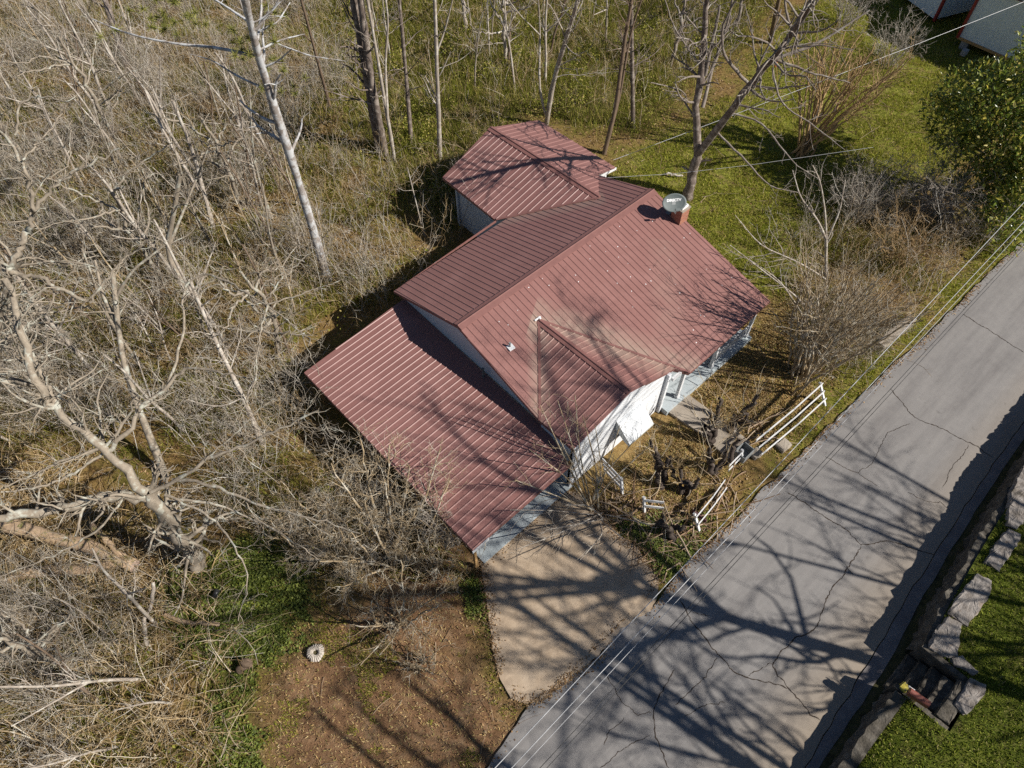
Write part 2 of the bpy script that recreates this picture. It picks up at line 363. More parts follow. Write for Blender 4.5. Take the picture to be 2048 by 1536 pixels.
DRIVE = poly([(960, 1122), (1040, 1055), (1125, 982), (1160, 985), (1205, 1030), (1240, 1072), (1272, 1092), (1298, 1132), (1318, 1158), (1316, 1190), (1300, 1222), (1248, 1252), (1196, 1312), (1122, 1368), (1092, 1396), (1054, 1408), (1022, 1397), (1000, 1358), (986, 1300), (975, 1218)])
WALK = poly([(1326, 818), (1366, 783), (1425, 826), (1500, 885), (1462, 925), (1404, 870)])
def wall_line(x):   # y of the retaining wall's road side
    return np.interp(x, [-60, -1.3, 2.3, 3.6, 5.5, 8.3, 13.5, 30, 200], [-19.6, -18.55, -18.5, -18.45, -18.1, -17.85, -17.5, -17.3, -18.6])
def gh(x, y):       # ground height
    P = np.stack([x, y], 1)
    far = np.clip((np.hypot(x - 4, y + 2) - 11) / 10, 0, 1)
    z = 0.035 * vnoise(x, y, 1.1, 1) + 0.02 * vnoise(x, y, 3.5, 2) + far * 0.18 * vnoise(x, y, 0.35, 5) - 0.03
    hard = np.clip(sdist(P, ROAD_C) / 0.6 + 1.0, 0, 1)
    hard = np.maximum(hard, np.clip(sdist(P, DRIVE) / 0.5 + 1, 0, 1))
    hard = np.maximum(hard, np.clip(sdist(P, WALK) / 0.5 + 1, 0, 1))
    house = np.clip((6.0 - np.maximum(np.abs(x - 3.5) - 3.5, np.abs(y) - 2)) / 2.0, 0, 1) * np.where((x > -5.4) & (x < 12) & (y > -7.3) & (y < 8), 1, 0)
    hard = np.maximum(hard, house)
    return z * (1 - hard) - 0.05 * hard - 0.02

# ------------------------------------------------------------------ ground sheet
def axis(a, b, step, far):
    core = np.arange(a, b + step / 2, step); lo = []; hi = []; d = step
    p = a
    while p > -far: d *= 1.35; p -= d; lo.append(p)
    p = b; d = step
    while p < far: d *= 1.35; p += d; hi.append(p)
    return np.array(lo[::-1] + list(core) + hi)
gx, gy = axis(-24, 62, 0.33, 450), axis(-24, 58, 0.33, 450)
X, Y = np.meshgrid(gx, gy, indexing='ij'); nx, ny = X.shape
xs, ys = X.ravel(), Y.ravel()
ZG = gh(xs, ys); V = np.stack([xs, ys, ZG], 1); ZG = ZG.reshape(nx, ny)
I = np.arange(nx * ny).reshape(nx, ny)
F = np.stack([I[:-1, :-1], I[1:, :-1], I[1:, 1:], I[:-1, 1:]], -1).reshape(-1, 4)

mt, nt, b = newmat('woodland_floor')
def attr(n):
    a = N(nt, 'ShaderNodeAttribute'); a.attribute_name = n; return a.outputs['Fac']
n1, n2, n3, n4 = noise(nt, 0.7, 6), noise(nt, 5, 8, 0.7), noise(nt, 22, 6, 0.75), noise(nt, 1.9, 6, 0.7)
leafcol = ramp(nt, n2, [(0.28, (0.07, 0.045, 0.016)), (0.45, (0.22, 0.14, 0.05)), (0.6, (0.31, 0.205, 0.08)), (0.75, (0.4, 0.29, 0.14))])
leafcol = mixc(nt, ramp(nt, n1, [(0.45, (0, 0, 0)), (0.62, (0.75,) * 3)]), leafcol, ramp(nt, n3, [(0.3, (0.08, 0.085, 0.014)), (0.7, (0.24, 0.22, 0.045))]))
green = ramp(nt, n2, [(0.25, (0.11, 0.125, 0.018)), (0.5, (0.22, 0.23, 0.035)), (0.75, (0.33, 0.3, 0.08))])
green = mixc(nt, ramp(nt, n4, [(0.5, (0, 0, 0)), (0.66, (0.85,) * 3)]), green, (0.27, 0.19, 0.085))
ivy = ramp(nt, n2, [(0.3, (0.05, 0.07, 0.015)), (0.7, (0.12, 0.16, 0.03))])
dirt = ramp(nt, n4, [(0.28, (0.15, 0.082, 0.043)), (0.5, (0.27, 0.155, 0.083)), (0.72, (0.36, 0.245, 0.145))])
dry = ramp(nt, n2, [(0.25, (0.24, 0.135, 0.055)), (0.5, (0.4, 0.265, 0.105)), (0.75, (0.48, 0.36, 0.16))])
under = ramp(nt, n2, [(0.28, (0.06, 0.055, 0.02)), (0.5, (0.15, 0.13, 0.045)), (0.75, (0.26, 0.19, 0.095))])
col = leafcol
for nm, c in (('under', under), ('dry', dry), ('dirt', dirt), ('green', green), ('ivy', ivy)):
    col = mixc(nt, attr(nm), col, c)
col = mixc(nt, 0.6, col, ramp(nt, n3, [(0.3, (0.4,) * 3), (0.65, (1, 1, 1))]), 'MULTIPLY')
nt.links.new(col, b.inputs['Base Color']); b.inputs['Roughness'].default_value = 0.95; b.inputs['Specular IOR Level'].default_value = 0.1
bump(nt, b, n3, 0.9, 0.06)
ground = npmesh('ground', V, F, mt, smooth=True); tag(ground, kind='structure')
P2 = np.stack([xs, ys], 1)
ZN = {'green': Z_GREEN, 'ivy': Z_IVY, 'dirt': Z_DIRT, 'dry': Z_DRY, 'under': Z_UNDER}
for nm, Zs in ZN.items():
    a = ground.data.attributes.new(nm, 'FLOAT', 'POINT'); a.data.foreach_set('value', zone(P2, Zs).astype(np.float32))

# ------------------------------------------------------------------ road, cracks, gutter, drive, walk
mt, nt, b = newmat('old_asphalt')
n1, n2, n3 = noise(nt, 0.45, 6), noise(nt, 90, 3, 0.7), noise(nt, 3.0, 8, 0.7)
col = ramp(nt, n1, [(0.3, (0.2, 0.187, 0.18)), (0.7, (0.275, 0.258, 0.247))])
col = mixc(nt, 0.5, col, ramp(nt, n3, [(0.3, (0.15, 0.143, 0.14)), (0.7, (0.28, 0.265, 0.25))]))
col = mixc(nt, 0.75, col, ramp(nt, n2, [(0.3, (0.55,) * 3), (0.6, (1.1,) * 3)]), 'MULTIPLY')
g = N(nt, 'ShaderNodeNewGeometry'); sx = N(nt, 'ShaderNodeSeparateXYZ'); nt.links.new(g.outputs['Position'], sx.inputs[0])
mp = N(nt, 'ShaderNodeMapping'); mp.inputs['Scale'].default_value = (0.16, 1.5, 1); nt.links.new(g.outputs['Position'], mp.inputs[0])
col = mixc(nt, 0.45, col, ramp(nt, noise(nt, 1.0, 6, 0.65, mp.outputs[0]), [(0.35, (0.15, 0.14, 0.137)), (0.5, (0.235, 0.222, 0.213)), (0.68, (0.3, 0.283, 0.268))]))
spots = noise(nt, 2.4, 3, 0.5)
col = mixc(nt, mth(nt, 'MULTIPLY', mth(nt, 'SUBTRACT', spots, 0.66, clamp=True), 4.0, clamp=True), col, (0.09, 0.085, 0.083))
edge = mth(nt, 'MULTIPLY', mth(nt, 'SUBTRACT', -15.4, sx.outputs[1]), 0.45, clamp=True)   # sandy wash along the lower edge
col = mixc(nt, mth(nt, 'MULTIPLY', edge, 0.7), col, (0.33, 0.265, 0.195))
nt.links.new(col, b.inputs['Base Color']); b.inputs['Roughness'].default_value = 0.95; b.inputs['Specular IOR Level'].default_value = 0.15
bump(nt, b, n2, 0.5, 0.01)
Ln = np.column_stack([np.interp(np.linspace(-60, 200, 900), Lw[:, 0], Lw[:, 1])]); 
xr = np.unique(np.concatenate([np.linspace(-60, -9, 30), np.arange(-9, 28, 0.12), np.linspace(28, 200, 60)]))
yl = np.interp(xr, Lw[:, 0], Lw[:, 1]); yr = np.interp(xr, Rw[:, 0], Rw[:, 1])
K = 7
V = []
for k in range(K):
    t = k / (K - 1); V.append(np.stack([xr, yl * (1 - t) + yr * t, np.full_like(xr, 0.0)], 1))
V.append(np.stack([xr, yr, np.full_like(xr, -0.1)], 1)); V.insert(0, np.stack([xr, yl, np.full_like(xr, -0.1)], 1))
V = np.stack(V, 1); n = len(xr); kk = V.shape[1]; I = np.arange(n * kk).reshape(n, kk)
F = np.stack([I[:-1, :-1], I[:-1, 1:], I[1:, 1:], I[1:, :-1]], -1).reshape(-1, 4)
road = npmesh('road', V.reshape(-1, 3), F, mt); tag(road, kind='structure')
CR = [[(1925, 628), (1960, 650), (2000, 675), (2048, 705)], [(1780, 778), (1830, 835), (1890, 860), (1940, 885), (1985, 915)],
      [(1820, 847), (1775, 865), (1755, 905), (1740, 930), (1715, 948)], [(1650, 912), (1690, 935), (1720, 950), (1755, 972)],
      [(1937, 890), (1925, 912), (1905, 935), (1885, 975)], [(1815, 985), (1858, 1004), (1880, 1003), (1900, 1022)],
      [(1575, 985), (1610, 1005), (1660, 1040), (1700, 1065), (1722, 1090), (1770, 1082), (1800, 1088), (1850, 1104), (1880, 1113)],
      [(1722, 1092), (1700, 1130), (1668, 1170), (1655, 1195), (1640, 1240), (1620, 1265), (1590, 1275), (1560, 1305), (1545, 1330), (1560, 1355), (1590, 1390), (1620, 1430), (1640, 1440)],
      [(1360, 1200), (1380, 1240), (1430, 1300), (1470, 1345), (1495, 1355), (1560, 1370), (1575, 1378)], [(1435, 1315), (1400, 1365), (1350, 1410)],
      [(1495, 1352), (1545, 1328)], [(1350, 1339), (1320, 1387), (1307, 1421), (1310, 1465), (1338, 1536)], [(1207, 1339), (1228, 1373), (1250, 1410), (1276, 1431), (1303, 1426)],
      [(1248, 1435), (1214, 1469), (1208, 1490)], [(1370, 1432), (1410, 1412), (1450, 1405)], [(1200, 1536), (1245, 1500), (1300, 1470)], [(1385, 1225), (1420, 1232)], [(1690, 1128), (1705, 1150)]]
def rough_line(pts, step, jit):
    P = atx(pts, 0.0)[:, :2]; out = [P[0]]
    for a, c in zip(P[:-1], P[1:]):
        n = max(2, int(np.linalg.norm(c - a) / step)); nrm = np.array([-(c - a)[1], (c - a)[0]]) / (np.linalg.norm(c - a) + 1e-9)
        wob = 0.0
        for i in range(1, n + 1):
            wob = 0.7 * wob + jit * rs.randn() if i < n else 0
            out.append(a + (c - a) * i / n + nrm * wob)
    return np.array(out)
mb = MB()
for i, c in enumerate(CR):
    P = rough_line(c, 0.07, 0.018); t = np.gradient(P, axis=0); nr = np.stack([-t[:, 1], t[:, 0]], 1); nr /= np.linalg.norm(nr, axis=1)[:, None] + 1e-9
    wv = (0.016 if i in (0, 1, 6, 7, 8, 11) else 0.010) * (0.5 + rs.rand(len(P))); wv[0] = wv[-1] = 0.003
    A = P + nr * wv[:, None]; B = P - nr * wv[:, None]
    Vc = [(p[0], p[1], 0.004) for p in A] + [(p[0], p[1], 0.004) for p in B]; k = len(P)
    mb.add(Vc, [(j, k + j, k + j + 1, j + 1) for j in range(k - 1)])
crackmat = simple('crack_fill', [(0.3, (0.02, 0.016, 0.014)), (0.7, (0.065, 0.045, 0.03))], 5, 0.95, bs=0)
o = mb.build('road_crack', crackmat, road)
# tar spots and leaf debris edge in the drive joint
mb = MB(); mb.prism([(p[0], p[1]) for p in densify(np.vstack([DRIVE, DRIVE[:1]]), 0.12, 0.022)[:-1]], -0.09, 0.012)
drv = mb.build('driveway', M['conc']); tag(drv, kind='structure')
mb = MB(); mb.prism(WALK, -0.08, 0.06); o = mb.build('front_walk', M['conc2']); tag(o, kind='structure')
# gutter ledge and mossy strip between road and retaining wall
xr2 = np.unique(np.concatenate([np.linspace(-60, -6, 20), np.arange(-6, 20, 0.2), np.linspace(20, 200, 40)]))
y0 = np.interp(xr2, Rw[:, 0], Rw[:, 1]) - 0.03; yw = wall_line(xr2)
gfr = 0.6
yg = y0 + (yw - y0) * gfr + 0.03 * vnoise(xr2, xr2 * 0, 2.2, 8)
def strip(name, ya, za, yb, zb, mat, drop=0.15):
    V = np.stack([np.stack([xr2, ya, za - drop], 1), np.stack([xr2, ya, za], 1), np.stack([xr2, yb, zb], 1), np.stack([xr2, yb, zb - drop], 1)], 1)
    n = len(xr2); I = np.arange(n * 4).reshape(n, 4)
    F = np.stack([I[:-1, :-1], I[:-1, 1:], I[1:, 1:], I[1:, :-1]], -1).reshape(-1, 4)
    return npmesh(name, V.reshape(-1, 3), F, mat)
o = strip('gutter', y0, 0.035 + 0.012 * vnoise(xr2, xr2 * 0, 3, 9), yg, 0.05 + 0 * xr2, M['gutter']); tag(o, kind='structure')
o = strip('verge', yg - 0.004, 0.035 + 0.03 * vnoise(xr2, xr2 * 0 + 3, 5, 10), yw - 0.1, 0.1 + 0.04 * vnoise(xr2, xr2 * 0, 4, 12), M['moss']); tag(o, kind='structure')

# ------------------------------------------------------------------ raised lawn
LAWN_Z = 1.17
lx = np.unique(np.concatenate([np.linspace(-80, -8, 25), np.arange(-8, 26, 0.25), np.linspace(26, 200, 40)])); lt = np.concatenate([np.linspace(0, 8, 34), np.linspace(8.6, 20, 18), [24, 30, 40, 60, 120, 250]])
XX, TT = np.meshgrid(lx, lt, indexing='ij')
yb = wall_line(XX) - 0.32
step_cut = np.clip(1 - np.abs(XX - 3.15) / 0.9, 0, 1) > 0
YY = yb - TT
YY = np.where(step_cut & (TT < 1.5), yb - np.maximum(TT, 1.5 + TT * 0.01), YY)
lowend = np.clip((2.2 - XX) / 1.2, 0, 1) * np.exp(-TT / 0.8) * 0.35
ZZ = LAWN_Z - 0.1 + 0.04 * vnoise(XX.ravel(), YY.ravel(), 1.5, 21).reshape(XX.shape) + 0.01 * TT - lowend
V = np.stack([XX, YY, ZZ], -1).reshape(-1, 3); I = np.arange(len(V)).reshape(XX.shape)
F = np.stack([I[:-1, :-1], I[:-1, 1:], I[1:, 1:], I[1:, :-1]], -1).reshape(-1, 4)[:, ::-1]
mt, nt, b = newmat('lawn_turf')
n2, n3, n4 = noise(nt, 4, 8, 0.7), noise(nt, 26, 6, 0.75), noise(nt, 1.2, 5)
col = ramp(nt, n2, [(0.28, (0.05, 0.065, 0.01)), (0.5, (0.11, 0.135, 0.02)), (0.75, (0.19, 0.19, 0.045))])
col = mixc(nt, ramp(nt, n4, [(0.52, (0, 0, 0)), (0.68, (0.6,) * 3)]), col, (0.19, 0.15, 0.06))
col = mixc(nt, 0.6, col, ramp(nt, n3, [(0.3, (0.45,) * 3), (0.65, (1, 1, 1))]), 'MULTIPLY')
nt.links.new(col, b.inputs['Base Color']); b.inputs['Roughness'].default_value = 0.95; b.inputs['Specular IOR Level'].default_value = 0.1
bump(nt, b, n3, 0.9, 0.06)
lawn = npmesh('raised_lawn', V, F, mt, smooth=True); tag(lawn, kind='structure')

# ------------------------------------------------------------------ retaining wall with coping stones, steps
rw = np.random.RandomState(5)
def stone_mesh(poly3, th, name, mat, parent, rough=0.035, sub=3):
    """irregular dressed stone: polygon top, tapered, subdivided and roughened"""
    Q = np.asarray(poly3, float); c = Q.mean(0)
    ring = []
    for a, b2 in zip(Q, np.roll(Q, -1, 0)):
        L = np.linalg.norm(b2 - a); k = max(1, int(L / 0.14))
        for i in range(k): ring.append(a + (b2 - a) * i / k)
    ring = np.array(ring); n = len(ring); V = []; F = []
    lev = [(1.0, -th), (1.03, -th * 0.5), (1.01, -0.05), (0.95, 0.0), (0.66, 0.008), (0.36, 0.01)]
    for s, dz in lev:
        R = c + (ring - c) * s; R[:, 2] += dz
        R += rw.randn(*R.shape) * rough * (0.6 if s > 0.9 else 0.22) ; V += list(R)
    for k in range(len(lev) - 1):
        for j in range(n): F.append((k * n + j, k * n + (j + 1) % n, (k + 1) * n + (j + 1) % n, (k + 1) * n + j))
    V.append(c + [0, 0, 0.015]); t = len(V) - 1
    for j in range(n): F.append(((len(lev) - 1) * n + j, (len(lev) - 1) * n + (j + 1) % n, t))
    return npmesh(name, V, F, mat, parent, smooth=False)
wall = thing('stone_retaining_wall', 'old grey stone retaining wall holding the lawn above the shaded roadside gutter', 'stone wall', (8, -17.9, 0))
def wall_face(x0, x1, ztop, nm):
    xx = np.arange(x0, x1 + .01, 0.22); zz = np.linspace(0.0, 1, 6); V = []
    for x in xx:
        zt = ztop(x) if callable(ztop) else ztop
        for z in zz: V.append((x, wall_line(x) - 0.1 * z + 0.05 * rw.randn(), z * zt + 0.02 * rw.randn()))
        V.append((x, wall_line(x) - 0.45, zt + 0.02 * rw.randn())); V.append((x, wall_line(x) - 0.5, zt - 0.5))
    k = len(zz) + 2; n = len(xx); I = np.arange(n * k).reshape(n, k)
    F = np.stack([I[:-1, :-1], I[1:, :-1], I[1:, 1:], I[:-1, 1:]], -1).reshape(-1, 4)
    return npmesh(nm, np.array(V), F, M['stonedark'], wall)
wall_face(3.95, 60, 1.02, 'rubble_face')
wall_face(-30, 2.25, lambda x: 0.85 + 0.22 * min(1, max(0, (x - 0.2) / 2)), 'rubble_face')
zs = 1.22
def bz(px): # zoomed coordinates of the corner study to photo pixels
    return [(1348 + x / 2.92, 1010 + y / 2.92) for x, y in px]
stones = [[(1960, 0), (2060, -10), (2060, 85), (2000, 138), (1945, 112)], [(1962, 132), (2030, 170), (2020, 205), (1905, 380), (1822, 332), (1880, 222)],
          [(1772, 396), (1862, 440), (1842, 545), (1716, 704), (1606, 626), (1682, 505)], [(1606, 648), (1680, 690), (1662, 880), (1610, 890), (1492, 832), (1530, 735)],
          [(1622, 888), (1688, 882), (1776, 972), (1752, 992), (1642, 930)]]
for s in stones:
    stone_mesh(atx(bz(s), zs), 0.3, 'coping_stone', M['stone'], wall)
stone_mesh(atx([(2022, 985), (2050, 930), (2110, 930), (2090, 1000), (2040, 1020), (2018, 1012)], zs), 0.3, 'coping_stone', M['stone'], wall)
x = 12.6
while x < 40:
    L = 0.7 + 0.5 * rw.rand(); y = wall_line(x) - 0.1
    stone_mesh([(x, y, zs), (x, y - .5, zs), (x + L, y - .5, zs), (x + L, y, zs)], 0.3, 'coping_stone', M['stone'], wall); x += L + 0.04
steps = thing('stone_steps', 'mossy dark stone steps climbing through the gap in the retaining wall', 'steps', (3.1, -18.9, 0))
for i in range(5):
    z = 0.225 * (i + 1); y = -18.42 - 0.34 * i
    x0, x1 = 2.42 + 0.05 * rw.randn(), 3.85 + 0.04 * rw.randn()
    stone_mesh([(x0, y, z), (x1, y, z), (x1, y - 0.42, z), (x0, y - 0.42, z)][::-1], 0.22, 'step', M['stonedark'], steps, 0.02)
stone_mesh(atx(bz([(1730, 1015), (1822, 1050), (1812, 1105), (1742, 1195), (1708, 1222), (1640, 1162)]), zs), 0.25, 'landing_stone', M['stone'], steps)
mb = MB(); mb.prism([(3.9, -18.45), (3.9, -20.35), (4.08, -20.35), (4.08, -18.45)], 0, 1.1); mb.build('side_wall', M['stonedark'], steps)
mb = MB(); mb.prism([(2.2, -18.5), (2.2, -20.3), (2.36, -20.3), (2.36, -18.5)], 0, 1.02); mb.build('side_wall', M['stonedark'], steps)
# mailbox and painted stone by the steps
p = at(1838, 1396, 1.5)
mbx = thing('mailbox', 'red-brown round-topped mailbox on a short post beside the stone steps', 'mailbox', (p[0], p[1], 1.0))
d = at(1862, 1412, 1.5) - at(1816, 1380, 1.5); Lm = np.linalg.norm(d); d /= Lm; sd = np.array([-d[1], d[0], 0]); Lm = 0.62
prof = [(-0.11, -0.1)] + [(0.11 * math.cos(t), 0.02 + 0.11 * math.sin(t)) for t in np.linspace(PI, 0, 11)] + [(0.11, -0.1)]
V = []; k = len(prof)
for e in (-Lm / 2, Lm / 2):
    for a, h in prof: V.append(p + d * e + sd * a + np.array([0, 0, h]))
F = [tuple(range(k))[::-1], tuple(range(k, 2 * k))] + [(i, (i + 1) % k, k + (i + 1) % k, k + i) for i in range(k)]
npmesh('box', V, F, M['mail'], mbx)
mb = MB(); mb.box(p + [0, 0, -0.33], (0.09, 0.09, 0.46)); mb.build('post', M['wood'], mbx)
mb = MB(); mb.box(p - d * 0.29 + sd * 0.125 + [0, 0, 0.02], (0.2, 0.014, 0.05), (d, sd, (0, 0, 1))); mb.build('flag', M['letter'], mbx)
yp = at(1810, 1374, 1.12)
o = stone_mesh([yp + v for v in ([-.13, -.1, 0], [.13, -.12, 0], [.15, .1, 0], [-.11, .12, 0])], 0.4, 'painted_stone', M['yellow'], None, 0.02)
tag(o, 'squat stone with yellow paint on top next to the red-brown mailbox', 'stone')

# ------------------------------------------------------------------ house
house = thing('house', 'small white-sided house under a red-brown ribbed metal roof with lean-to carport', 'house', (5.6, 0, 0))
ZR = 4.072
R1 = np.array([0.10, 0.03, ZR]); R2 = np.array([11.285, -0.01, ZR])
B1 = np.array([-0.02, 4.13, 2.75]); B2 = np.array([11.14, 4.09, 2.75]); F2 = np.array([11.29, -6.71, 2.38])
Vv = np.array([2.79, -1.616, 3.66]); A = np.array([2.897, -6.252, 3.66]); C1 = np.array([0.02, -6.24, 2.92]); Wl = np.array([-0.02, -4.6, 2.915]); Ee = np.array([6.01, -6.77, 2.38]); C2 = np.array([5.6, -6.3, 2.55])
W1 = np.array([9.435, 8.67, 3.55]); W2 = np.array([9.656, 1.667, 3.55]); WLo = np.array([6.077, 8.325, 2.65]); WL = np.array([5.997, 4.457, 2.65]); WRo = np.array([12.457, 8.363, 2.65]); WRn = np.array([12.597, 3.21, 2.65]); WRm = np.array([11.2, 3.1, 3.07])
TL = np.array([0.19, 3.78, 2.41]); OL = np.array([-4.965, 3.53, 2.29]); OF = np.array([-4.9, -6.44, 2.29]); IF = np.array([-0.3, -6.46, 2.4]); IM = np.array([0.12, -4.9, 2.41])
st = lambda a, b2, wd, amt: (a[0], a[1], b2[0], b2[1], wd, amt)
M['roof'] = metalroof('house_roof_metal', ROOF_C, 0.42, [st(Vv, Ee, 1.1, 0.75), st(Vv, Wl, 0.5, 0.6), st(WL, W2, 0.85, 0.5), st(np.array([6.6, -5.2]), np.array([9.6, -2.2]), 0.9, 0.2)])
def roof_panel(polys, name, mat, parent, spacing=0.27, fascia=(), minor=False):
    """polys: list of (polygon3d, rib direction). One mesh: sheet 2.5 cm thick, trapezoid ribs, fascia boards"""
    mb = MB()
    for poly3, rd in polys:
        P = np.asarray(poly3, float); c = P.mean(0)
        u_, s_, vt = np.linalg.svd(P - c); n = vt[2]; n = n if n[2] > 0 else -n
        d = np.asarray(rd, float); d = d - n * (d @ n); d /= np.linalg.norm(d); e = np.cross(n, d)
        P = P - np.outer((P - c) @ n, n)
        mb.slab(P if (np.cross(P[1] - P[0], P[2] - P[1]) @ n) > 0 else P[::-1], 0.03)
        q = np.stack([(P - c) @ d, (P - c) @ e], 1)
        lo, hi = q[:, 1].min(), q[:, 1].max()
        def rib(off, w0, w1, h, inset):
            xs_ = []
            for a, b2 in zip(q, np.roll(q, -1, 0)):
                if (a[1] > off) != (b2[1] > off): xs_.append(a[0] + (off - a[1]) * (b2[0] - a[0]) / (b2[1] - a[1]))
            xs_.sort()
            for s0, s1 in zip(xs_[::2], xs_[1::2]):
                if s1 - s0 < 0.15: continue
                V = []
                for s in (s0 + inset, s1 - inset):
                    o = c + d * s + e * off
                    V += [o - e * w0, o - e * w1 + n * h, o + e * w1 + n * h, o + e * w0]
                mb.add(V, [(0, 1, 5, 4), (1, 2, 6, 5), (2, 3, 7, 6), (0, 3, 2, 1), (4, 5, 6, 7)])
        off = lo + spacing * 0.5
        while off < hi:
            rib(off, 0.036, 0.01, 0.024, 0.015)
            if minor:
                for k in (1, 2): rib(off + spacing * k / 3, 0.016, 0.008, 0.007, 0.02)
            off += spacing
    return mb.build(name, mat, parent)
X3, Y3 = (1, 0, 0), (0, 1, 0)
roof_panel([([R1, R2, F2, Ee, Vv, Wl], (0, 1, .25)), ([R2, R1, B1, B2], (0, 1, -.32))], 'main_roof', M['roof'], house)
roof_panel([([Vv, Wl, C1, A], (1, 0, .25)), ([Vv, A, C2, Ee], (1, 0, -.4))], 'gable_roof', M['roof'], house)
roof_panel([([TL, OL, OF, IF, IM], (1, 0.02, .03))], 'lean_to_roof', M['lean'], house)
roof_panel([([W1, WLo, WL, W2], (1, 0, .26)), ([W1, W2, WRm, WRn, WRo], (1, 0, -.3))], 'wing_roof', M['wing'], house, 0.3)
def ridge_cap(a, b2, sa, sb, wd=0.2, lift=0.034):
    """folded strip along a ridge; sa, sb unit-ish downslope vectors"""
    mb = MB(); sa = np.asarray(sa, float); sb = np.asarray(sb, float); sa /= np.linalg.norm(sa); sb /= np.linalg.norm(sb); u = np.array([0, 0, lift])
    for s in (sa, sb):
        mb.slab([a + u, b2 + u, b2 + s * wd + u, a + s * wd + u], 0.03)
    mb.tube([a + u * 1.2, b2 + u * 1.2], 0.03, 8)
    return mb.build('ridge_cap', M['trimred'], house)
ridge_cap(R1, R2, (0, -1, -.25), (0, 1, -.32), 0.24)
ridge_cap(Vv + [-.02, -.02, 0], A, (-1, 0, -.25), (1, 0, -.4), 0.17)
ridge_cap(W1, W2, (-1, 0, -.26), (1, 0, -.3), 0.19)
def valley(a, b2):
    mb = MB(); mb.bar(a + [0, 0, .03], b2 + [0, 0, .03], 0.1, 0.012); return mb.build('valley_flashing', M['trimred'], house)
valley(Vv, Ee); valley(Vv, Wl); valley(WL, W2)
mb = MB()
for a, b2 in ((R1, B1), (R1, Wl), (R2, F2), (R2, B2), (B1, WL), (F2, Ee), (C1, A), (A, C2), (Wl, C1), (W1, WLo), (W1, WRo), (WLo, WL), (WRo, WRn), (OL, TL), (OF, OL), (OF, IF)):
    mb.bar(a - [0, 0, .075], b2 - [0, 0, .075], 0.025, 0.115)
mb.build('fascia', M['trimred'], house)
mb = MB(); mb.bar(C2 - [0, 0, .1], Ee - [0, 0, .1], 0.02, 0.2); mb.build('fascia', M['trimred'], house)
mb = MB(); mb.box(Vv + [-.02, .05, .06], (.3, .06, .03)); mb.box(Vv + [.05, .02, .07], (.07, .12, .03)); mb.build('ridge_patch', M['letter'], house)

zf = lambda y: ZR + 0.2525 * y
zbk = lambda y: ZR - 0.3226 * y
def wall_poly(name, pts, th, nrm, mat):
    """vertical wall polygon thickened inwards"""
    P = np.asarray(pts, float); n = len(P); Q = P - np.asarray(nrm) * th
    V = list(P) + list(Q); F = [tuple(range(n)), tuple(range(n, 2 * n))[::-1]] + [(i, n + i, n + (i + 1) % n, (i + 1) % n) for i in range(n)]
    return npmesh(name, V, F, mat, house)
xw, xe, yn = 0.2, 10.95, 3.75
g0 = -0.06
wall_poly('gable_wall', [(xw, yn, g0), (xw, yn, zbk(yn) - .05), (xw, 0, ZR - .05), (xw, -4.7, zf(-4.7) - .05), (xw, -4.7, g0)], .15, (-1, 0, 0), M['shadewall'])
wall_poly('side_wall', [(0.06, -4.6, g0), (0.06, -4.6, 2.84), (0.06, -6.28, 2.84), (0.06, -6.28, g0)], .12, (-1, 0, 0), M['shadewall'])
wall_poly('gable_wall', [(xe, yn, g0), (xe, yn, zbk(yn) - .05), (xe, 0, ZR - .05), (xe, -4.4, zf(-4.4) - .05), (xe, -4.4, g0)], .15, (1, 0, 0), M['white'])
wall_poly('back_wall', [(xw + .15, yn, g0), (xw + .15, yn, zbk(yn) - .06), (xe - .15, yn, zbk(yn) - .06), (xe - .15, yn, g0)], .15, (0, 1, 0), M['shadewall'])
wall_poly('front_wall', [(5.27, -4.4, g0), (5.27, -4.4, zf(-4.4) - .06), (xe - .15, -4.4, zf(-4.4) - .06), (xe - .15, -4.4, g0)], .15, (0, -1, 0), M['white'])
yf = -6.18
wall_poly('front_wall', [(0.06, yf - .1, g0), (0.06, yf - .1, 2.88), (A[0], yf - .1, 3.6), (5.27, yf - .1, 2.63), (5.27, yf - .1, g0)], .15, (0, -1, 0), M['white'])
wall_poly('side_wall', [(5.27, yf - .25, g0), (5.27, yf - .25, 2.6), (5.27, -4.4, 2.6), (5.27, -4.4, g0)], .13, (1, 0, 0), M['white'])
mb = MB()
mb.box((0.045, -6.3, 1.4), (0.1, 0.06, 2.8)); mb.build('corner_trim', M['whitep'], house)
mb = MB(); mb.box((5.27, -6.3, 1.28), (0.1, 0.06, 2.6)); mb.build('corner_trim', M['whitep'], house)
# wing walls
wy = 7.75
wall_poly('wing_wall', [(6.42, 3.9, -.4), (6.42, 3.9, 2.66), (6.42, wy, 2.66), (6.42, wy, -.4)], .15, (-1, 0, 0), M['shadewall'])
wall_poly('wing_wall', [(12.2, 3.55, -.4), (12.2, 3.55, 2.66), (12.2, wy, 2.66), (12.2, wy, -.4)], .15, (1, 0, 0), M['white'])
wall_poly('wing_wall', [(6.57, wy, -.4), (6.57, wy, 2.7), (9.45, wy, 3.47), (12.05, wy, 2.72), (12.05, wy, -.4)], .15, (0, 1, 0), M['shadewall'])
wall_poly('wing_wall', [(11.0, 3.55, -.4), (11.0, 3.55, 3.05), (12.05, 3.55, 2.7), (12.05, 3.55, -.4)], .15, (0, -1, 0), M['white'])
mb = MB()
mb.box((6.4, wy, 1.15), (.09, .09, 3)); mb.build('corner_trim', M['shadewall'], house)
mb = MB(); mb.bar((6.39, 3.95, .42), (6.39, wy, .42), .03, .06); mb.build('skirt_trim', M['shadewall'], house)
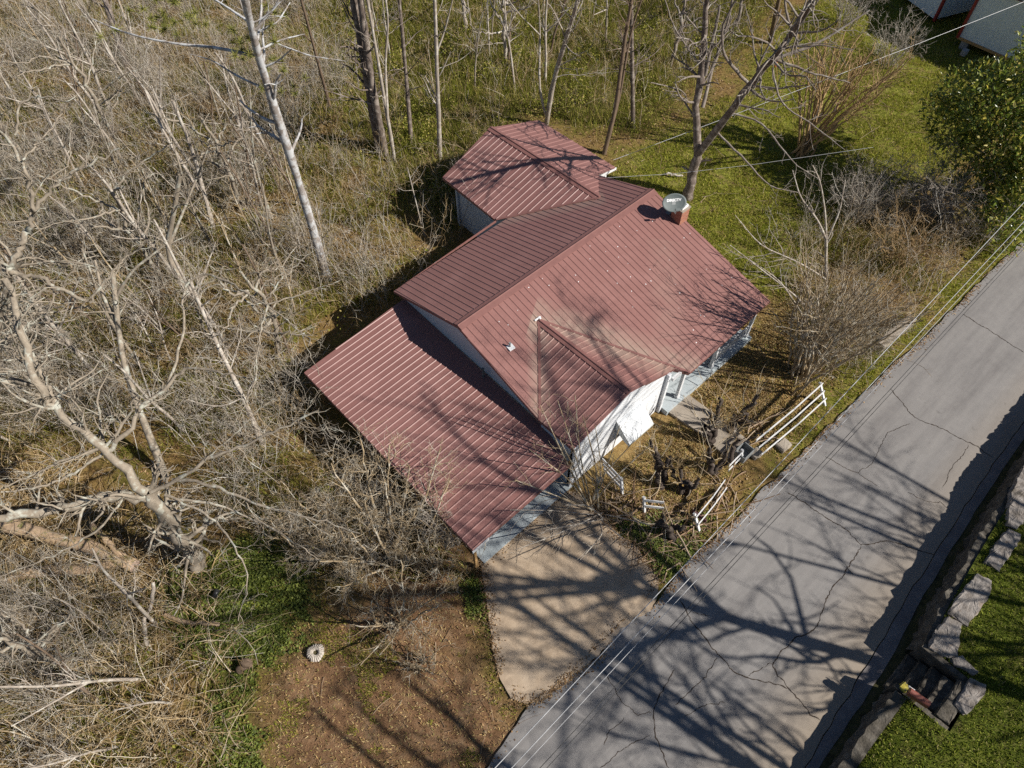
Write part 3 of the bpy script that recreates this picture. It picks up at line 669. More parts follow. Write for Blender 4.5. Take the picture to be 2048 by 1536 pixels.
mb = MB(); mb.tube([(6.33, wy - .12, 2.5), (6.33, wy - .12, -.2)], .04, 8); mb.build('downspout', M['shadewall'], house)
mb = MB(); mb.bar((11.55, 3.3, 2.62), (12.6, 3.2, 2.6), .05, .12); mb.build('fascia', M['whitep'], house); mb = MB(); mb.box((12.2, 3.5, 1.3), (.1, .1, 2.6)); mb.build('corner_trim', M['whitep'], house)
# awning and window of the front gable
aw = MB(); x0, x1 = 2.36, 3.74
aw.slab([(x0, -7.07, 1.5), (x1, -7.07, 1.5), (x1, -6.29, 2.22), (x0, -6.29, 2.22)], 0.045)
awn = aw.build('window_awning', M['awn'], house)
aw = MB(); aw.slab([(x0, -7.07, 1.5), (x0 + .1, -7.07, 1.5), (x1 - .1, -7.07, 1.5), (x1, -7.07, 1.5), (x1, -7.07, 1.42), (x0, -7.07, 1.42)][:0] or [(x0, -7.09, 1.5), (x1, -7.09, 1.5), (x1, -7.07, 1.5), (x0, -7.07, 1.5)], 0.09)
for xx in (x0, x1):
    n_ = -1 if xx == x0 else 1
    V = [(xx, -7.06, 1.47), (xx, -6.3, 2.2), (xx, -6.3, 1.72), (xx, -6.72, 1.42), (xx, -7.06, 1.3)]; V += [(v[0] - n_ * .02, v[1], v[2]) for v in V]
    aw.add(V, [(0, 1, 2, 3, 4), (9, 8, 7, 6, 5)] + [(i, 5 + i, 5 + (i + 1) % 5, (i + 1) % 5) for i in range(5)])
aw.build('awning_side', M['cheek'], awn)
def window(x0, x1, z0, z1, y, sgn=-1):
    mb = MB(); f = .07
    for c, s in ((((x0 + x1) / 2, y, z0), (x1 - x0, .06, f)), (((x0 + x1) / 2, y, z1), (x1 - x0, .06, f)), ((x0, y, (z0 + z1) / 2), (f, .06, z1 - z0 + f)), ((x1, y, (z0 + z1) / 2), (f, .06, z1 - z0 + f)), (((x0 + x1) / 2, y, (z0 + z1) / 2), (x1 - x0, .05, .045))): mb.box(c, s)
    fr = mb.build('window', M['whitep'], house)
    mb = MB(); mb.box(((x0 + x1) / 2, y + .012, (z0 + z1) / 2), (x1 - x0, .02, z1 - z0)); mb.build('pane', M['glass'], fr)
window(2.5, 3.6, 0.85, 2.0, -6.315)
window(6.4, 7.4, 0.95, 2.1, -4.435); window(9.6, 10.5, 0.95, 2.1, -4.435)
mb = MB(); mb.box((8.5, -4.43, 1.27), (.95, .06, 2.05)); dr = mb.build('front_door', M['whitep'], house)
mb = MB(); mb.tube([(8.85, -4.46, 1.2), (8.85, -4.54, 1.2)], .03, 8); mb.build('handle', M['galvd'], dr)
# porch
mb = MB(); mb.box(((5.29 + 11.0) / 2, -5.58, .07), (11.0 - 5.29, 2.3, .3)); mb.build('porch_floor', M['floor'], house)
def post(x, y, z0, z1, wd, mat, nm):
    mb = MB(); mb.box((x, y, (z0 + z1) / 2), (wd, wd, z1 - z0)); mb.box((x, y, z1 - .1), (wd + .06, wd + .06, .14)); mb.box((x, y, z0 + .08), (wd + .05, wd + .05, .15)); return mb.build(nm, mat, house)
for x in (6.15, 8.4, 10.85): post(x, -6.5, .22, 2.36, .13, M['whitep'], 'porch_post')
mb = MB(); mb.bar((5.3, -6.5, 2.29), (11.1, -6.5, 2.29), .1, .16); mb.build('porch_beam', M['whitep'], house)
mb = MB()
for z in (.42, 1.0): mb.bar((8.45, -6.5, z), (10.8, -6.5, z), .05, .08)
for x in np.arange(8.6, 10.8, .16): mb.box((x, -6.5, .71), (.04, .04, .52))
mb.build('porch_railing', M['whitep'], house)
# carport
mb = MB(); mb.box((-2.15, -1.45, -.02), (4.55, 9.85, .16)); mb.build('carport_floor', M['floor'], house)
for x, y in ((-4.7, -6.25), (-4.7, -3.0), (-4.7, 0.2), (-4.7, 3.3)): post(x, y, .04, 2.2, .1, M['wood'], 'carport_post')
mb = MB(); mb.bar((-4.72, -6.4, 2.17), (-4.72, 3.45, 2.17), .05, .16); mb.bar((-4.7, -6.3, 2.2), (-.1, -6.3, 2.28), .05, .14); mb.build('carport_beam', M['wood'], house)
mb = MB(); mb.bar((-4.93, -6.475, 2.17), (-4.2, -6.475, 2.185), .03, .15); mb.build('fascia', M['whitep'], house)
# chimney
ch = MB(); cx, cy = 11.1, -1.66
ch.box((cx, cy, 3.35), (.52, .52, 1.9)); 
mt, nt, b = newmat('chimney_brick')
g = N(nt, 'ShaderNodeNewGeometry'); sx = N(nt, 'ShaderNodeSeparateXYZ'); nt.links.new(g.outputs['Position'], sx.inputs[0])
cb = N(nt, 'ShaderNodeCombineXYZ'); nt.links.new(mth(nt, 'ADD', sx.outputs[0], sx.outputs[1]), cb.inputs[0]); nt.links.new(sx.outputs[2], cb.inputs[1])
bt = N(nt, 'ShaderNodeTexBrick'); nt.links.new(cb.outputs[0], bt.inputs['Vector'])
bt.inputs['Color1'].default_value = (0.27, 0.08, 0.045, 1); bt.inputs['Color2'].default_value = (0.36, 0.13, 0.07, 1); bt.inputs['Mortar'].default_value = (0.3, 0.22, 0.17, 1)
bt.inputs['Scale'].default_value = 1.0; bt.inputs['Brick Width'].default_value = .21; bt.inputs['Row Height'].default_value = .075; bt.inputs['Mortar Size'].default_value = .008
nt.links.new(bt.outputs[0], b.inputs['Base Color']); b.inputs['Roughness'].default_value = 0.9
chim = ch.build('chimney', mt, house)
mb = MB(); mb.box((cx, cy, 4.32), (.57, .57, .06)); mb.build('chimney_cap', M['conc2'], chim)
mb = MB()
for dx, dy, sx_, sy_ in ((-.17, 0, .05, .39), (.17, 0, .05, .39), (0, -.17, .29, .05), (0, .17, .29, .05)): mb.box((cx + dx, cy + dy, 4.4), (sx_, sy_, .1))
mb.build('flue', M['letter'], chim)
mb = MB(); mb.box((cx, cy, 4.365), (.33, .33, .02)); mb.build('flue_opening', M['dark'], chim)
# vent pipes
p = at(1021, 696, zf(-1.95) + .02); zz = zf(p[1])
mb = MB(); mb.prism([p[:2] + v for v in ([-.13, -.12], [.12, -.14], [.15, .1], [-.1, .14])], zz + .0, zz + .055); vp = mb.build('vent_flashing', M['letter'], house)
mb = MB(); mb.tube([(p[0], p[1] + .03, zz), (p[0], p[1] + .03, zz + .28)], .04, 10); mb.build('vent_pipe', M['galvd'], vp)
mb = MB(); mb.tube([(-.02, -1.48, 2.38), (-.02, -1.48, 2.95)], .05, 10); mb.tube([(-.02, -1.48, 2.95), (-.02, -1.48, 2.97)], .058, 10); vp = mb.build('vent_pipe', M['galv'], house)

# ------------------------------------------------------------------ satellite dish
dc = np.array([10.72, -1.5, 4.66])
dish = thing('satellite_dish', 'grey satellite dish with white lettering standing beside the brick chimney', 'satellite dish', dc - [0, 0, .55])
n = np.array([-.42, -.57, .70]); n /= np.linalg.norm(n)
e1 = np.cross((0, 0, 1), n); e1 /= np.linalg.norm(e1); e2 = np.cross(n, e1)
rad_a, rad_b, dep = .52, .38, .085
V = []; F = []; nr, na = 7, 40
for s, off in ((1, 0), (-1, -.012)):
    for i in range(nr + 1):
        q = i / nr
        for j in range(na):
            t = 2 * PI * j / na; V.append(dc + e1 * rad_a * q * math.cos(t) + e2 * rad_b * q * math.sin(t) + n * (dep * (q * q - 1) + off + (.012 if i == nr and s == 1 else 0)))
B = (nr + 1) * na
for i in range(nr):
    for j in range(na):
        a, b2, c, d = i * na + j, i * na + (j + 1) % na, (i + 1) * na + (j + 1) % na, (i + 1) * na + j
        F.append((a, b2, c, d)); F.append((B + a, B + d, B + c, B + b2))
for j in range(na): F.append((nr * na + j, nr * na + (j + 1) % na, B + nr * na + (j + 1) % na, B + nr * na + j))
npmesh('reflector', V, F, M['galv'], dish, smooth=True)
base = np.array([10.95, -1.2, zf(-1.2)])
mb = MB(); mb.tube([base, base + [-.02, .02, .35], dc - n * .12], .03, 10); mb.box(base + [0, 0, .02], (.22, .22, .03)); mb.box(dc - n * .13, (.16, .16, .1), (e1, e2, n)); mb.build('mast', M['galvd'], dish)
foc = dc + n * .42 - e2 * .3
mb = MB(); mb.tube([dc - e2 * rad_b * .98 - n * .03, dc - e2 * (rad_b + .08) + n * .06, foc], .018, 8); mb.build('feed_arm', M['galvd'], dish)
mb = MB(); mb.box(foc, (.2, .09, .08), (e1, e2, n)); mb.tube([foc + e1 * .06, foc + e1 * .06 - n * .09], .035, 10); mb.tube([foc - e1 * .06, foc - e1 * .06 - n * .09], .035, 10); mb.build('receiver', M['galv'], dish)
cu = bpy.data.curves.new('lettering', 'FONT'); cu.body = 'DIRECTV'; cu.size = .125; cu.extrude = .002; cu.align_x = 'CENTER'; cu.offset = 0.006
to = bpy.data.objects.new('lettering_tmp', cu); C.objects.link(to)
bpy.context.view_layer.update()
me = bpy.data.meshes.new_from_object(to.evaluated_get(bpy.context.evaluated_depsgraph_get())); bpy.data.objects.remove(to)
vv = np.array([v.co[:] for v in me.vertices]); wx = vv[:, 0].max() - vv[:, 0].min(); vv[:, 0] *= .62 / wx; vv[:, 1] *= 1.15
for v, c in zip(me.vertices, vv):
    x, y = c[0], c[1] + .06; q = (x / rad_a) ** 2 + (y / rad_b) ** 2
    pt = dc + e1 * x + e2 * y + n * (dep * (q - 1) + .006 + c[2]) - base_of(dish)
    v.co = tuple(pt)
link('lettering', me, M['letter'], dish, None)

# ------------------------------------------------------------------ sheds behind the lawn
sh = thing('storage_shed', 'pale blue metal shed with red corner trim raised on blocks', 'shed', (42, -5, 0))
x0, y1 = 39.2, -1.25
mb = MB(); mb.box((x0 + 3, y1 - 4, 2.1), (6, 8, 3.2)); mb.build('wall', M['shed'], sh)
mb = MB(); mb.slab([(x0 - .3, y1 + .3, 3.75), (x0 - .3, y1 - 8.3, 3.75), (x0 + 3, y1 - 8.3, 5.0), (x0 + 3, y1 + .3, 5.0)][::-1], .08); mb.slab([(x0 + 6.3, y1 + .3, 3.75), (x0 + 6.3, y1 - 8.3, 3.75), (x0 + 3, y1 - 8.3, 5.0), (x0 + 3, y1 + .3, 5.0)], .08); mb.build('roof', M['galv'], sh)
mb = MB(); mb.box((x0 - .01, y1 + .01, 2.1), (.16, .16, 3.25)); mb.bar((x0 - .03, y1, 3.62), (x0 - .03, y1 - 8, 3.62), .06, .16); mb.build('corner_trim', M['shedred'], sh)
mb = MB(); mb.bar((x0 - .02, y1, .5), (x0 - .02, y1 - 8, .5), .12, .14); mb.build('skid', M['wood'], sh)
for k, yy in enumerate((y1 - .5, y1 - 2.7, y1 - 5.2)):
    mb = MB(); mb.box((x0 + .25, yy, .1), (.4, .42, .66)); mb.build('pier', M['block'], sh)
s2 = thing('storage_shed', 'farther pale shed with red edges, half hidden by the bare thicket', 'shed', (43.5, 3, 0))
a = at(1868, 42, .2); bvec = at(1815, 3, .2) - a; bvec /= np.linalg.norm(bvec); cvec = np.array([-bvec[1], bvec[0], 0]); cvec = cvec if cvec[0] > 0 else -cvec
ax = (bvec, cvec, (0, 0, 1))
mb = MB(); mb.box(a + bvec * 2.5 + cvec * 2 + [0, 0, 1.4], (5, 4, 2.6), ax); mb.build('wall', M['shed'], s2)
mb = MB(); mb.box(a + [0, 0, 1.35], (.16, .16, 2.7), ax); mb.box(a + bvec * 2.5 - cvec * .02 + [0, 0, 2.72], (5.2, .1, .16), ax); mb.build('corner_trim', M['shedred'], s2)
mb = MB(); mb.box(a + bvec * 2.5 + cvec * 2 + [0, 0, 2.85], (5.4, 4.4, .1), ax); mb.build('roof', M['galv'], s2)
p = at(1930, 103, .2); mb = MB(); mb.box((p[0], p[1], .15), (.42, .3, .3)); mb.box((p[0], p[1] + .16, .15), (.12, .02, .14)); o = mb.build('cinder_block', M['block'], None, origin=(p[0], p[1], 0)); tag(o, 'loose grey cinder block on the grass under the shed edge', 'block')

# ------------------------------------------------------------------ white rail fences
def fence(label, pts, n_rail, zs_, posts=None, h=1.0, name='rail_fence', wd=.03, lean=.25):
    P = [np.array(p, float) for p in pts]
    f = thing(name, label, 'fence', (P[0][0], P[0][1], 0), 'white board fences in the front yard')
    for z in zs_:
        mb = MB()
        for a, b2 in zip(P[:-1], P[1:]):
            mb.bar((a[0], a[1] + lean * (z - zs_[-1]), z + rw.randn() * .01), (b2[0], b2[1] + lean * (z - zs_[-1]), z + rw.randn() * .015), wd, .15)
        mb.build('rail', M['fencep'], f)
    for p in (posts if posts is not None else P):
        mb = MB(); mb.bar((p[0], p[1] + .06 - lean * zs_[-1], -.1), (p[0], p[1] + .06 + lean * (h - zs_[-1]), h), .085, .085, (1, 0, 0)); mb.build('post', M['fencep'], f)
    return f
fence('long three-rail white fence leaning above the verge at the right end of the yard', [(6.4, -10.12), (8.6, -10.28), (10.55, -10.36)], 3, (.28, .58, .88), posts=[(10.5, -10.36)], h=.95, lean=.72)
fence('low two-rail white fence broken off beside the tangle of cut limbs near the road', [(2.25, -10.55), (3.4, -10.45), (4.25, -10.33)], 2, (.36, .68), posts=[(2.3, -10.55)], h=.8, lean=.6)
a, b2 = at(1455, 938, .4), at(1484, 908, .4)
fence('short stub of white fence board at the foot of the front walk', [a, b2], 2, (.35, .6), posts=[b2], h=.65)
a, b2 = at(1288, 1008, .5), at(1325, 1012, .5)
fence('small white gate piece with two rails standing alone in the yard', [a, b2], 2, (.45, .8), posts=[a], h=.95)
a, b2 = at(1203, 925, .6), at(1243, 968, .6)
fence('three-rail white fence running out from the front wall of the house', [a, b2], 3, (.3, .6, .9), posts=[b2], h=1.0)
a, b2 = at(1384, 1022, .3), at(1412, 1044, .2)
mb = MB(); mb.bar(a, b2, .03, .22); mb.bar(a + [0, 0, .13], b2 + [0, 0, .13], .04, .03); o = mb.build('loose_board', M['board'], None, origin=(a[0], a[1], 0)); tag(o, 'dark red board with a pale edge lying against the broken white fence', 'board')
for i, (px, py, lab) in enumerate([(1512, 905, 'pale concrete block lying at the road edge by the front walk'), (1568, 888, 'squared light stone on the verge below the long white fence')]):
    p = at(px, py, .15); q = np.array([[-.22, -.16, 0], [.2, -.2, 0], [.24, .14, 0], [-.18, .18, 0]]) * (1 + .2 * i)
    o = stone_mesh(p + q, .3, 'stone_block', M['conc2'], None, .02); tag(o, lab, 'stone block')
p = at(1487, 905, .3); mb = MB()
for c, s in (((0, 0, -.2), (.62, .5, .04)), ((-.3, 0, 0), (.03, .5, .4)), ((.3, 0, 0), (.03, .5, .4)), ((0, -.24, 0), (.62, .03, .4)), ((0, .24, 0), (.62, .03, .4))): mb.box(p + c, s)
o = mb.build('open_bin', M['galvd'], None, origin=(p[0], p[1], 0)); tag(o, 'dark open grey bin among branches at the end of the walk', 'bin')
mb = MB(); a, b2 = at(1757, 695, .25), at(1822, 640, .25); mb.bar(a, b2, .38, .5); o = mb.build('concrete_curb', M['conc2'], None, origin=(a[0], a[1], 0)); tag(o, 'short length of pale concrete curb under the bushes along the verge', 'curb')

# ------------------------------------------------------------------ cables
def cable(label, x0, y0, z0, x1, y1, z1, r, mat, sag=0.25):
    t = np.linspace(0, 1, 60); P = np.stack([x0 + (x1 - x0) * t, y0 + (y1 - y0) * t, z0 + (z1 - z0) * t - sag * 4 * t * (1 - t)], 1)
    mb = MB(); mb.tube(P, r, 6); o = mb.build('overhead_cable', mat, None, True); return tag(o, label, 'cable', 'cables over the road edge')
yy = lambda xa, ya, xb, yb_, x: ya + (yb_ - ya) * (x - xa) / (xb - xa)
for lab, (xa, ya, xb, yb_), r, mat, dz in (
    ('bright cable nearest the house of those strung along the road', (-8.98, -12.30, 16.27, -11.83), .0105, 'wirel', 0),
    ('bright cable second from the house along the road edge', (-8.71, -12.54, 15.35, -12.27), .0095, 'wirel', 0),
    ('thin pale cable just right of the two bright ones', (-8.6, -12.68, 15.0, -12.43), .0065, 'wirel', 0),
    ('thin black cable of the pair farther over the asphalt', (-8.27, -12.95, 14.27, -12.78), .008, 'wired', 0),
    ('thin black cable farthest out over the asphalt', (-8.2, -13.05, 14.2, -12.86), .007, 'wired', 0)):
    X0, X1 = -45, 70
    cable(lab, X0, yy(xa, ya, xb, yb_, X0), 8.02, X1, yy(xa, ya, xb, yb_, X1), 8.02, r, M[mat], .0)
a = at(2048, 20, 8) ; a2 = at(1717, 164, 7.0); a3 = at(1539, 246, 5.6); e_ = np.array([12.55, 3.4, 3.0])
ext = a + (a - a2) * 3
mb = MB(); t_ = np.linspace(0, 1, 24)[:, None]; mb.tube(ext + (e_ - ext) * t_ - np.array([0, 0, 1.6]) * t_ * (1 - t_), .0095, 6); o = mb.build('service_cable', M['wirel'], None); tag(o, 'pale service cable slanting over the back lawn to the rear wing', 'cable')
p0, p1 = at(1205, 356, 2.7), at(1500, 330, 3.2)
mb = MB(); mb.tube(np.array([p0, (p0 + p1) / 2 - [0, 0, .12], p1, p1 + (p1 - p0) * .8 + [0, 0, .4]]), .007, 6); o = mb.build('clothes_line', M['wirel'], None); tag(o, 'thin pale line stretched low over the shaded back lawn', 'line')

# ------------------------------------------------------------------ branching plants
def nrm(a): return a / (np.linalg.norm(a, axis=-1, keepdims=True) + 1e-12)
def tubes(name, groups, mat, parent=None, origin=(0, 0, 0)):
    """groups: list of (P (n,k,3), R (n,k), sides); all in one mesh"""
    Vs, Fs, off = [], [], 0
    for P, R, S in groups:
        n, k, _ = P.shape
        if n == 0: continue
        T = nrm(np.gradient(P, axis=1)); mean = nrm(P[:, -1] - P[:, 0])
        ref = np.where(np.abs(mean[:, 2:3]) < .8, np.array([[0.1, 0.2, 1.0]]), np.array([[1.0, 0.3, 0.1]]))[:, None, :]
        A_ = nrm(np.cross(T, np.broadcast_to(ref, T.shape))); B_ = np.cross(T, A_)
        th = np.arange(S) * 2 * PI / S
        V = P[:, :, None, :] + R[:, :, None, None] * (np.cos(th)[None, None, :, None] * A_[:, :, None, :] + np.sin(th)[None, None, :, None] * B_[:, :, None, :])
        I = (np.arange(n * k * S).reshape(n, k, S)) + off
        J = np.roll(I, -1, axis=2)
        F = np.stack([I[:, :-1], J[:, :-1], J[:, 1:], I[:, 1:]], -1).reshape(-1, 4)
        Vs.append(V.reshape(-1, 3)); Fs.append(F); off += n * k * S
    if not Vs: return None
    return npmesh(name, np.concatenate(Vs), np.concatenate(Fs), mat, parent, True, origin)
def grow(rg, start, d, L, r, K, wob, trop, tip=0.35):
    n = len(start); P = np.empty((n, K, 3)); P[:, 0] = start; d = nrm(d.copy()); seg = (L / (K - 1))[:, None]
    for k in range(1, K):
        d = nrm(d + wob * rg.randn(n, 3) + np.array([0, 0, trop])); P[:, k] = P[:, k - 1] + d * seg
    R = r[:, None] * (1 - (1 - tip) * np.linspace(0, 1, K)[None])
    return P, R
def spawn(rg, P, R, rate, t0, t1, ang, lf, rf, K, wob, trop, rmin=0.004, lmin=0.15, dens=None, lmax=9.0):
    """children along each polyline; rate = children per metre"""
    if len(P) == 0: return np.zeros((0, K, 3)), np.zeros((0, K))
    L = np.linalg.norm(np.diff(P, axis=1), axis=2).sum(1)
    cnt = rg.poisson(np.maximum(L * (t1 - t0) * rate, 0.0)); cnt = np.minimum(cnt, 60)
    idx = np.repeat(np.arange(len(P)), cnt); m_ = len(idx)
    if m_ == 0: return np.zeros((0, K, 3)), np.zeros((0, K))
    k = P.shape[1]; t = t0 + (t1 - t0) * rg.rand(m_); f = t * (k - 1); i0 = np.minimum(f.astype(int), k - 2); fr = (f - i0)[:, None]
    p = P[idx, i0] * (1 - fr) + P[idx, i0 + 1] * fr; tg = nrm(P[idx, i0 + 1] - P[idx, i0])
    rr = (R[idx, i0] * (1 - fr[:, 0]) + R[idx, i0 + 1] * fr[:, 0])
    ax = nrm(np.cross(tg, rg.randn(m_, 3))); a = np.radians(ang[0] + (ang[1] - ang[0]) * rg.rand(m_))[:, None]
    d = tg * np.cos(a) + ax * np.sin(a)
    ln = np.clip(L[idx] * (lf[0] + (lf[1] - lf[0]) * rg.rand(m_)) * (1 - 0.45 * t), lmin, lmax)
    r = np.maximum(rr * (rf[0] + (rf[1] - rf[0]) * rg.rand(m_)), rmin)
    return grow(rg, p, d, ln, r, K, wob, trop)
def resample(pts, K, rg, jit):
    P = np.asarray(pts, float); s = np.concatenate([[0], np.cumsum(np.linalg.norm(np.diff(P, axis=0), axis=1))])
    u = np.linspace(0, s[-1], K); out = np.stack([np.interp(u, s, P[:, i]) for i in range(3)], 1)
    for _ in range(2): out[1:-1] = 0.25 * out[:-2] + 0.5 * out[1:-1] + 0.25 * out[2:]
    w_ = rg.randn(K, 3) * jit; w_[0] = 0
    return out + w_
def tree(name, label, cat, limbs, mat, seed, lv1=(1.2, (35, 70), (.25, .5), (.35, .55)), lv2=(2.2, (30, 60), (.3, .6), (.5, .7)), lv3=(3.0, (25, 60), (.3, .6), (.6, .8)),
         t0=0.35, wob=(.02, .14, .2, .22), trop=(0.0, .05, .04, .02), group=None, twigmat=None, rmin=.006, trunk_n=None, l1max=5.0, K=14, rs_=1.0):
    """limbs: list of (list of world points, r0, r1). The first trunk_n limbs are the trunk, everything else the crown"""
    rg = np.random.RandomState(seed)
    Pm = np.array([resample(l[0], K, rg, wob[0] * (l[1] + .05)) for l in limbs]); Rm = np.array([np.linspace(l[1], l[2], K) for l in limbs]) * rs_; Rm = Rm * (1 + .07 * rg.randn(*Rm.shape))
    Rm[0, 0] *= 1.12; Pm[0, 0] -= nrm(Pm[0, 1] - Pm[0, 0]) * .45
    base = Pm[0, 0].copy(); root = thing(name, label, cat, base, group)
    tn = trunk_n if trunk_n is not None else len(limbs)
    tubes('trunk', [(Pm[:tn], Rm[:tn], 10)], mat, root)
    g = []
    if tn < len(limbs): g.append((Pm[tn:], Rm[tn:], 8))
    t0s = t0
    P1, R1_ = spawn(rg, Pm, Rm, lv1[0], t0s, 1.0, lv1[1], lv1[2], lv1[3], 8, wob[1], trop[1], rmin * 1.5, .4, lmax=l1max)
    g.append((P1, R1_, 5)); src = [(P1, R1_)]
    if lv2:
        P2_, R2_ = spawn(rg, P1, R1_, lv2[0], .15, 1.0, lv2[1], lv2[2], lv2[3], 6, wob[2], trop[2], rmin, .2, lmax=2.2)
        g.append((P2_, R2_, 4))
        if lv3:
            P3, R3 = spawn(rg, P2_, R2_, lv3[0], .1, 1.0, lv3[1], lv3[2], lv3[3], 4, wob[3], trop[3], rmin * .8, .12, lmax=.9)
            g.append((P3, R3, 3))
    tubes('crown', g, twigmat or mat, root)
    return root
def copy_tree(o, loc, rz, sc_=1.0):
    c = o.copy(); C.objects.link(c); c.location = loc; c.rotation_euler = (0, 0, rz); c.scale = (sc_, sc_, sc_)
    for ch in list(o.children):
        k = ch.copy(); C.objects.link(k); k.parent = c
    return c
def W(pts): return [at(*p) for p in pts]
def vert(px, py, top, n=4):   # trunk from base pixel to a top point (px,py,z)
    a = at(px, py, -0.1); b2 = at(*top); return [a + (b2 - a) * t for t in np.linspace(0, 1, n)]

# --- pine at upper left
limbs = [(W([(656, 562, -.1), (606, 390, 5), (545, 205, 9.6), (505, 75, 12.3), (478, -60, 15)]), .21, .12)]
limbs += [(W([(508, 112, 11.6), (440, 95, 11.9), (350, 88, 12.0), (260, 70, 12.0), (185, 38, 12.2)]), .06, .02),
          (W([(517, 172, 10.4), (470, 150, 10.7), (425, 120, 10.9), (380, 108, 11)]), .045, .012),
          (W([(500, 45, 13), (455, 15, 13.2), (400, -20, 13.4)]), .05, .02), (W([(518, 100, 11.9), (560, 80, 12), (610, 68, 12)]), .04, .015),
          (W([(515, 80, 12.2), (522, 30, 12.6), (524, -20, 13)]), .045, .03), (W([(520, 62, 12.4), (555, 45, 12.6), (580, 5, 12.9)]), .04, .015), (W([(556, 88, 11.9), (620, 112, 11.7), (690, 122, 11.5)]), .03, .01)]
pine = tree('pine_tree', 'tall leaning pine with pale plated bark left of the house', 'tree', limbs, M['pine'], 3, lv1=(.8, (40, 80), (.2, .5), (.3, .5)), lv2=(1.6, (30, 60), (.3, .5), (.5, .7)), lv3=None, t0=.45, trunk_n=1, l1max=1.6)
def needle_tufts(name, centres, n_per, L, mat, parent, seed):
    rg = np.random.RandomState(seed); c = np.repeat(np.asarray(centres, float), n_per, 0); m_ = len(c)
    d = nrm(rg.randn(m_, 3) + [0, 0, .4]); s = nrm(np.cross(d, rg.randn(m_, 3))) * .009; l = (L * (.6 + .6 * rg.rand(m_)))[:, None]
    V = np.stack([c - s, c + s, c + d * l + s * .3, c + d * l - s * .3], 1).reshape(-1, 3)
    return npmesh(name, V, np.arange(4 * m_).reshape(-1, 4), mat, parent)
rg = np.random.RandomState(8)
ct = []
for px, py, z, n_, sp in ((345, 30, 12.2, 9, .8), (300, 45, 12.2, 5, .6), (255, 20, 12.2, 5, .6), (395, 60, 11.9, 6, .6), (500, 95, 11.6, 8, .5), (560, 135, 9, 12, .9), (545, 20, 13, 6, .7), (480, 90, 12, 4, .4), (330, 12, 12.5, 5, .6)):
    for _ in range(n_): ct.append(at(px, py, z) + rg.randn(3) * sp * .6)
needle_tufts('needles', ct, 60, .24, M['needle'], pine, 4)

# --- trunks of the wood behind the house (base px, top px, z at top, radius)
def simple_tree(name, label, base, top, r, mat, seed, bend=None, extra=(), t0=.3, lv1=None, **kw):
    mid = []
    a = at(*base, -.1); b2 = at(*top); pts = [a, *(at(*q) for q in (bend or [])), b2]
    limbs = [(pts, r, r * .55)] + [(W(e[0]), e[1], e[2]) for e in extra]
    return tree(name, label, 'tree', limbs, mat, seed, lv1=lv1 or (1.5, (30, 70), (.14, .36), (.22, .4)), lv2=kw.pop('lv2', (2.6, (30, 60), (.3, .6), (.5, .7))), lv3=kw.pop('lv3', (3.0, (25, 60), (.3, .6), (.6, .8))), t0=t0, trunk_n=1 + len(extra), **kw)
simple_tree('bare_tree', 'slim brown trunk without bark lichen right of the leaning pine', (662, 222), (592, -40, 8), .1, M['brownbark'], 21, lv3=None)
simple_tree('bare_tree', 'thickest grey double trunk in the wood behind the house', (762, 305), (700, -40, 9), .3, M['darkbark'], 22, extra=[([(770, 308, 0), (742, 160, 4.5), (716, -40, 9.2)], .2, .15)], l1max=3)
simple_tree('bare_tree', 'pale slender trunk leaning on the thick grey double trunk', (790, 325), (728, -40, 9.6), .1, M['palebark'], 23, bend=[(764, 170, 4.6)], extra=[([(775, 230, 3), (770, 120, 5.6), (778, 40, 7.6), (765, -40, 9.4)], .07, .04)])
simple_tree('bare_tree', 'dark thin trunk between the thick double trunk and the pale grey one', (823, 290), (795, -40, 8.5), .12, M['darkbark'], 24, bend=[(812, 150, 3.6)])
simple_tree('bare_tree', 'straight pale grey trunk rising behind the rear wing gable', (880, 318), (868, -40, 9.5), .13, M['palebark'], 25, extra=[([(872, 110, 5.5), (890, 60, 6.5), (905, 0, 8)], .05, .03)])
simple_tree('bare_tree', 'white-barked trunk slanting right just behind the rear wing', (1093, 248), (1168, -40, 9.6), .15, M['palebark'], 26, bend=[(1104, 170, 2.6), (1130, 85, 5.5)], extra=[([(1093, 235, .4), (1078, 185, 2), (1080, 60, 5), (1075, -20, 8)], .07, .03), ([(1080, 70, 5), (1040, 30, 6.2), (1010, -10, 7.2)], .03, .015)])
simple_tree('bare_tree', 'twiggy brown trunk forked low beside the right corner of the rear wing', (1208, 308), (1270, -40, 9), .13, M['brownbark'], 27, bend=[(1232, 215, 2.7), (1245, 110, 5.5)], extra=[([(1216, 285, .6), (1240, 190, 3.2), (1262, 60, 6.5), (1290, -20, 8.5)], .08, .04)], lv1=(2.2, (30, 75), (.12, .3), (.25, .4)), t0=.45, lv2=(3.0, (30, 70), (.3, .7), (.5, .7)), rmin=.007)
simple_tree('bare_tree', 'short dark trunk standing at the far edge of the back lawn', (1266, 255), (1262, -30, 8), .13, M['darkbark'], 28)
simple_tree('bare_tree', 'far brown trunk slanting over the back lawn beyond the double-stemmed tree', (1540, 85), (1570, -60, 5), .17, M['brownbark'], 29, lv3=None)
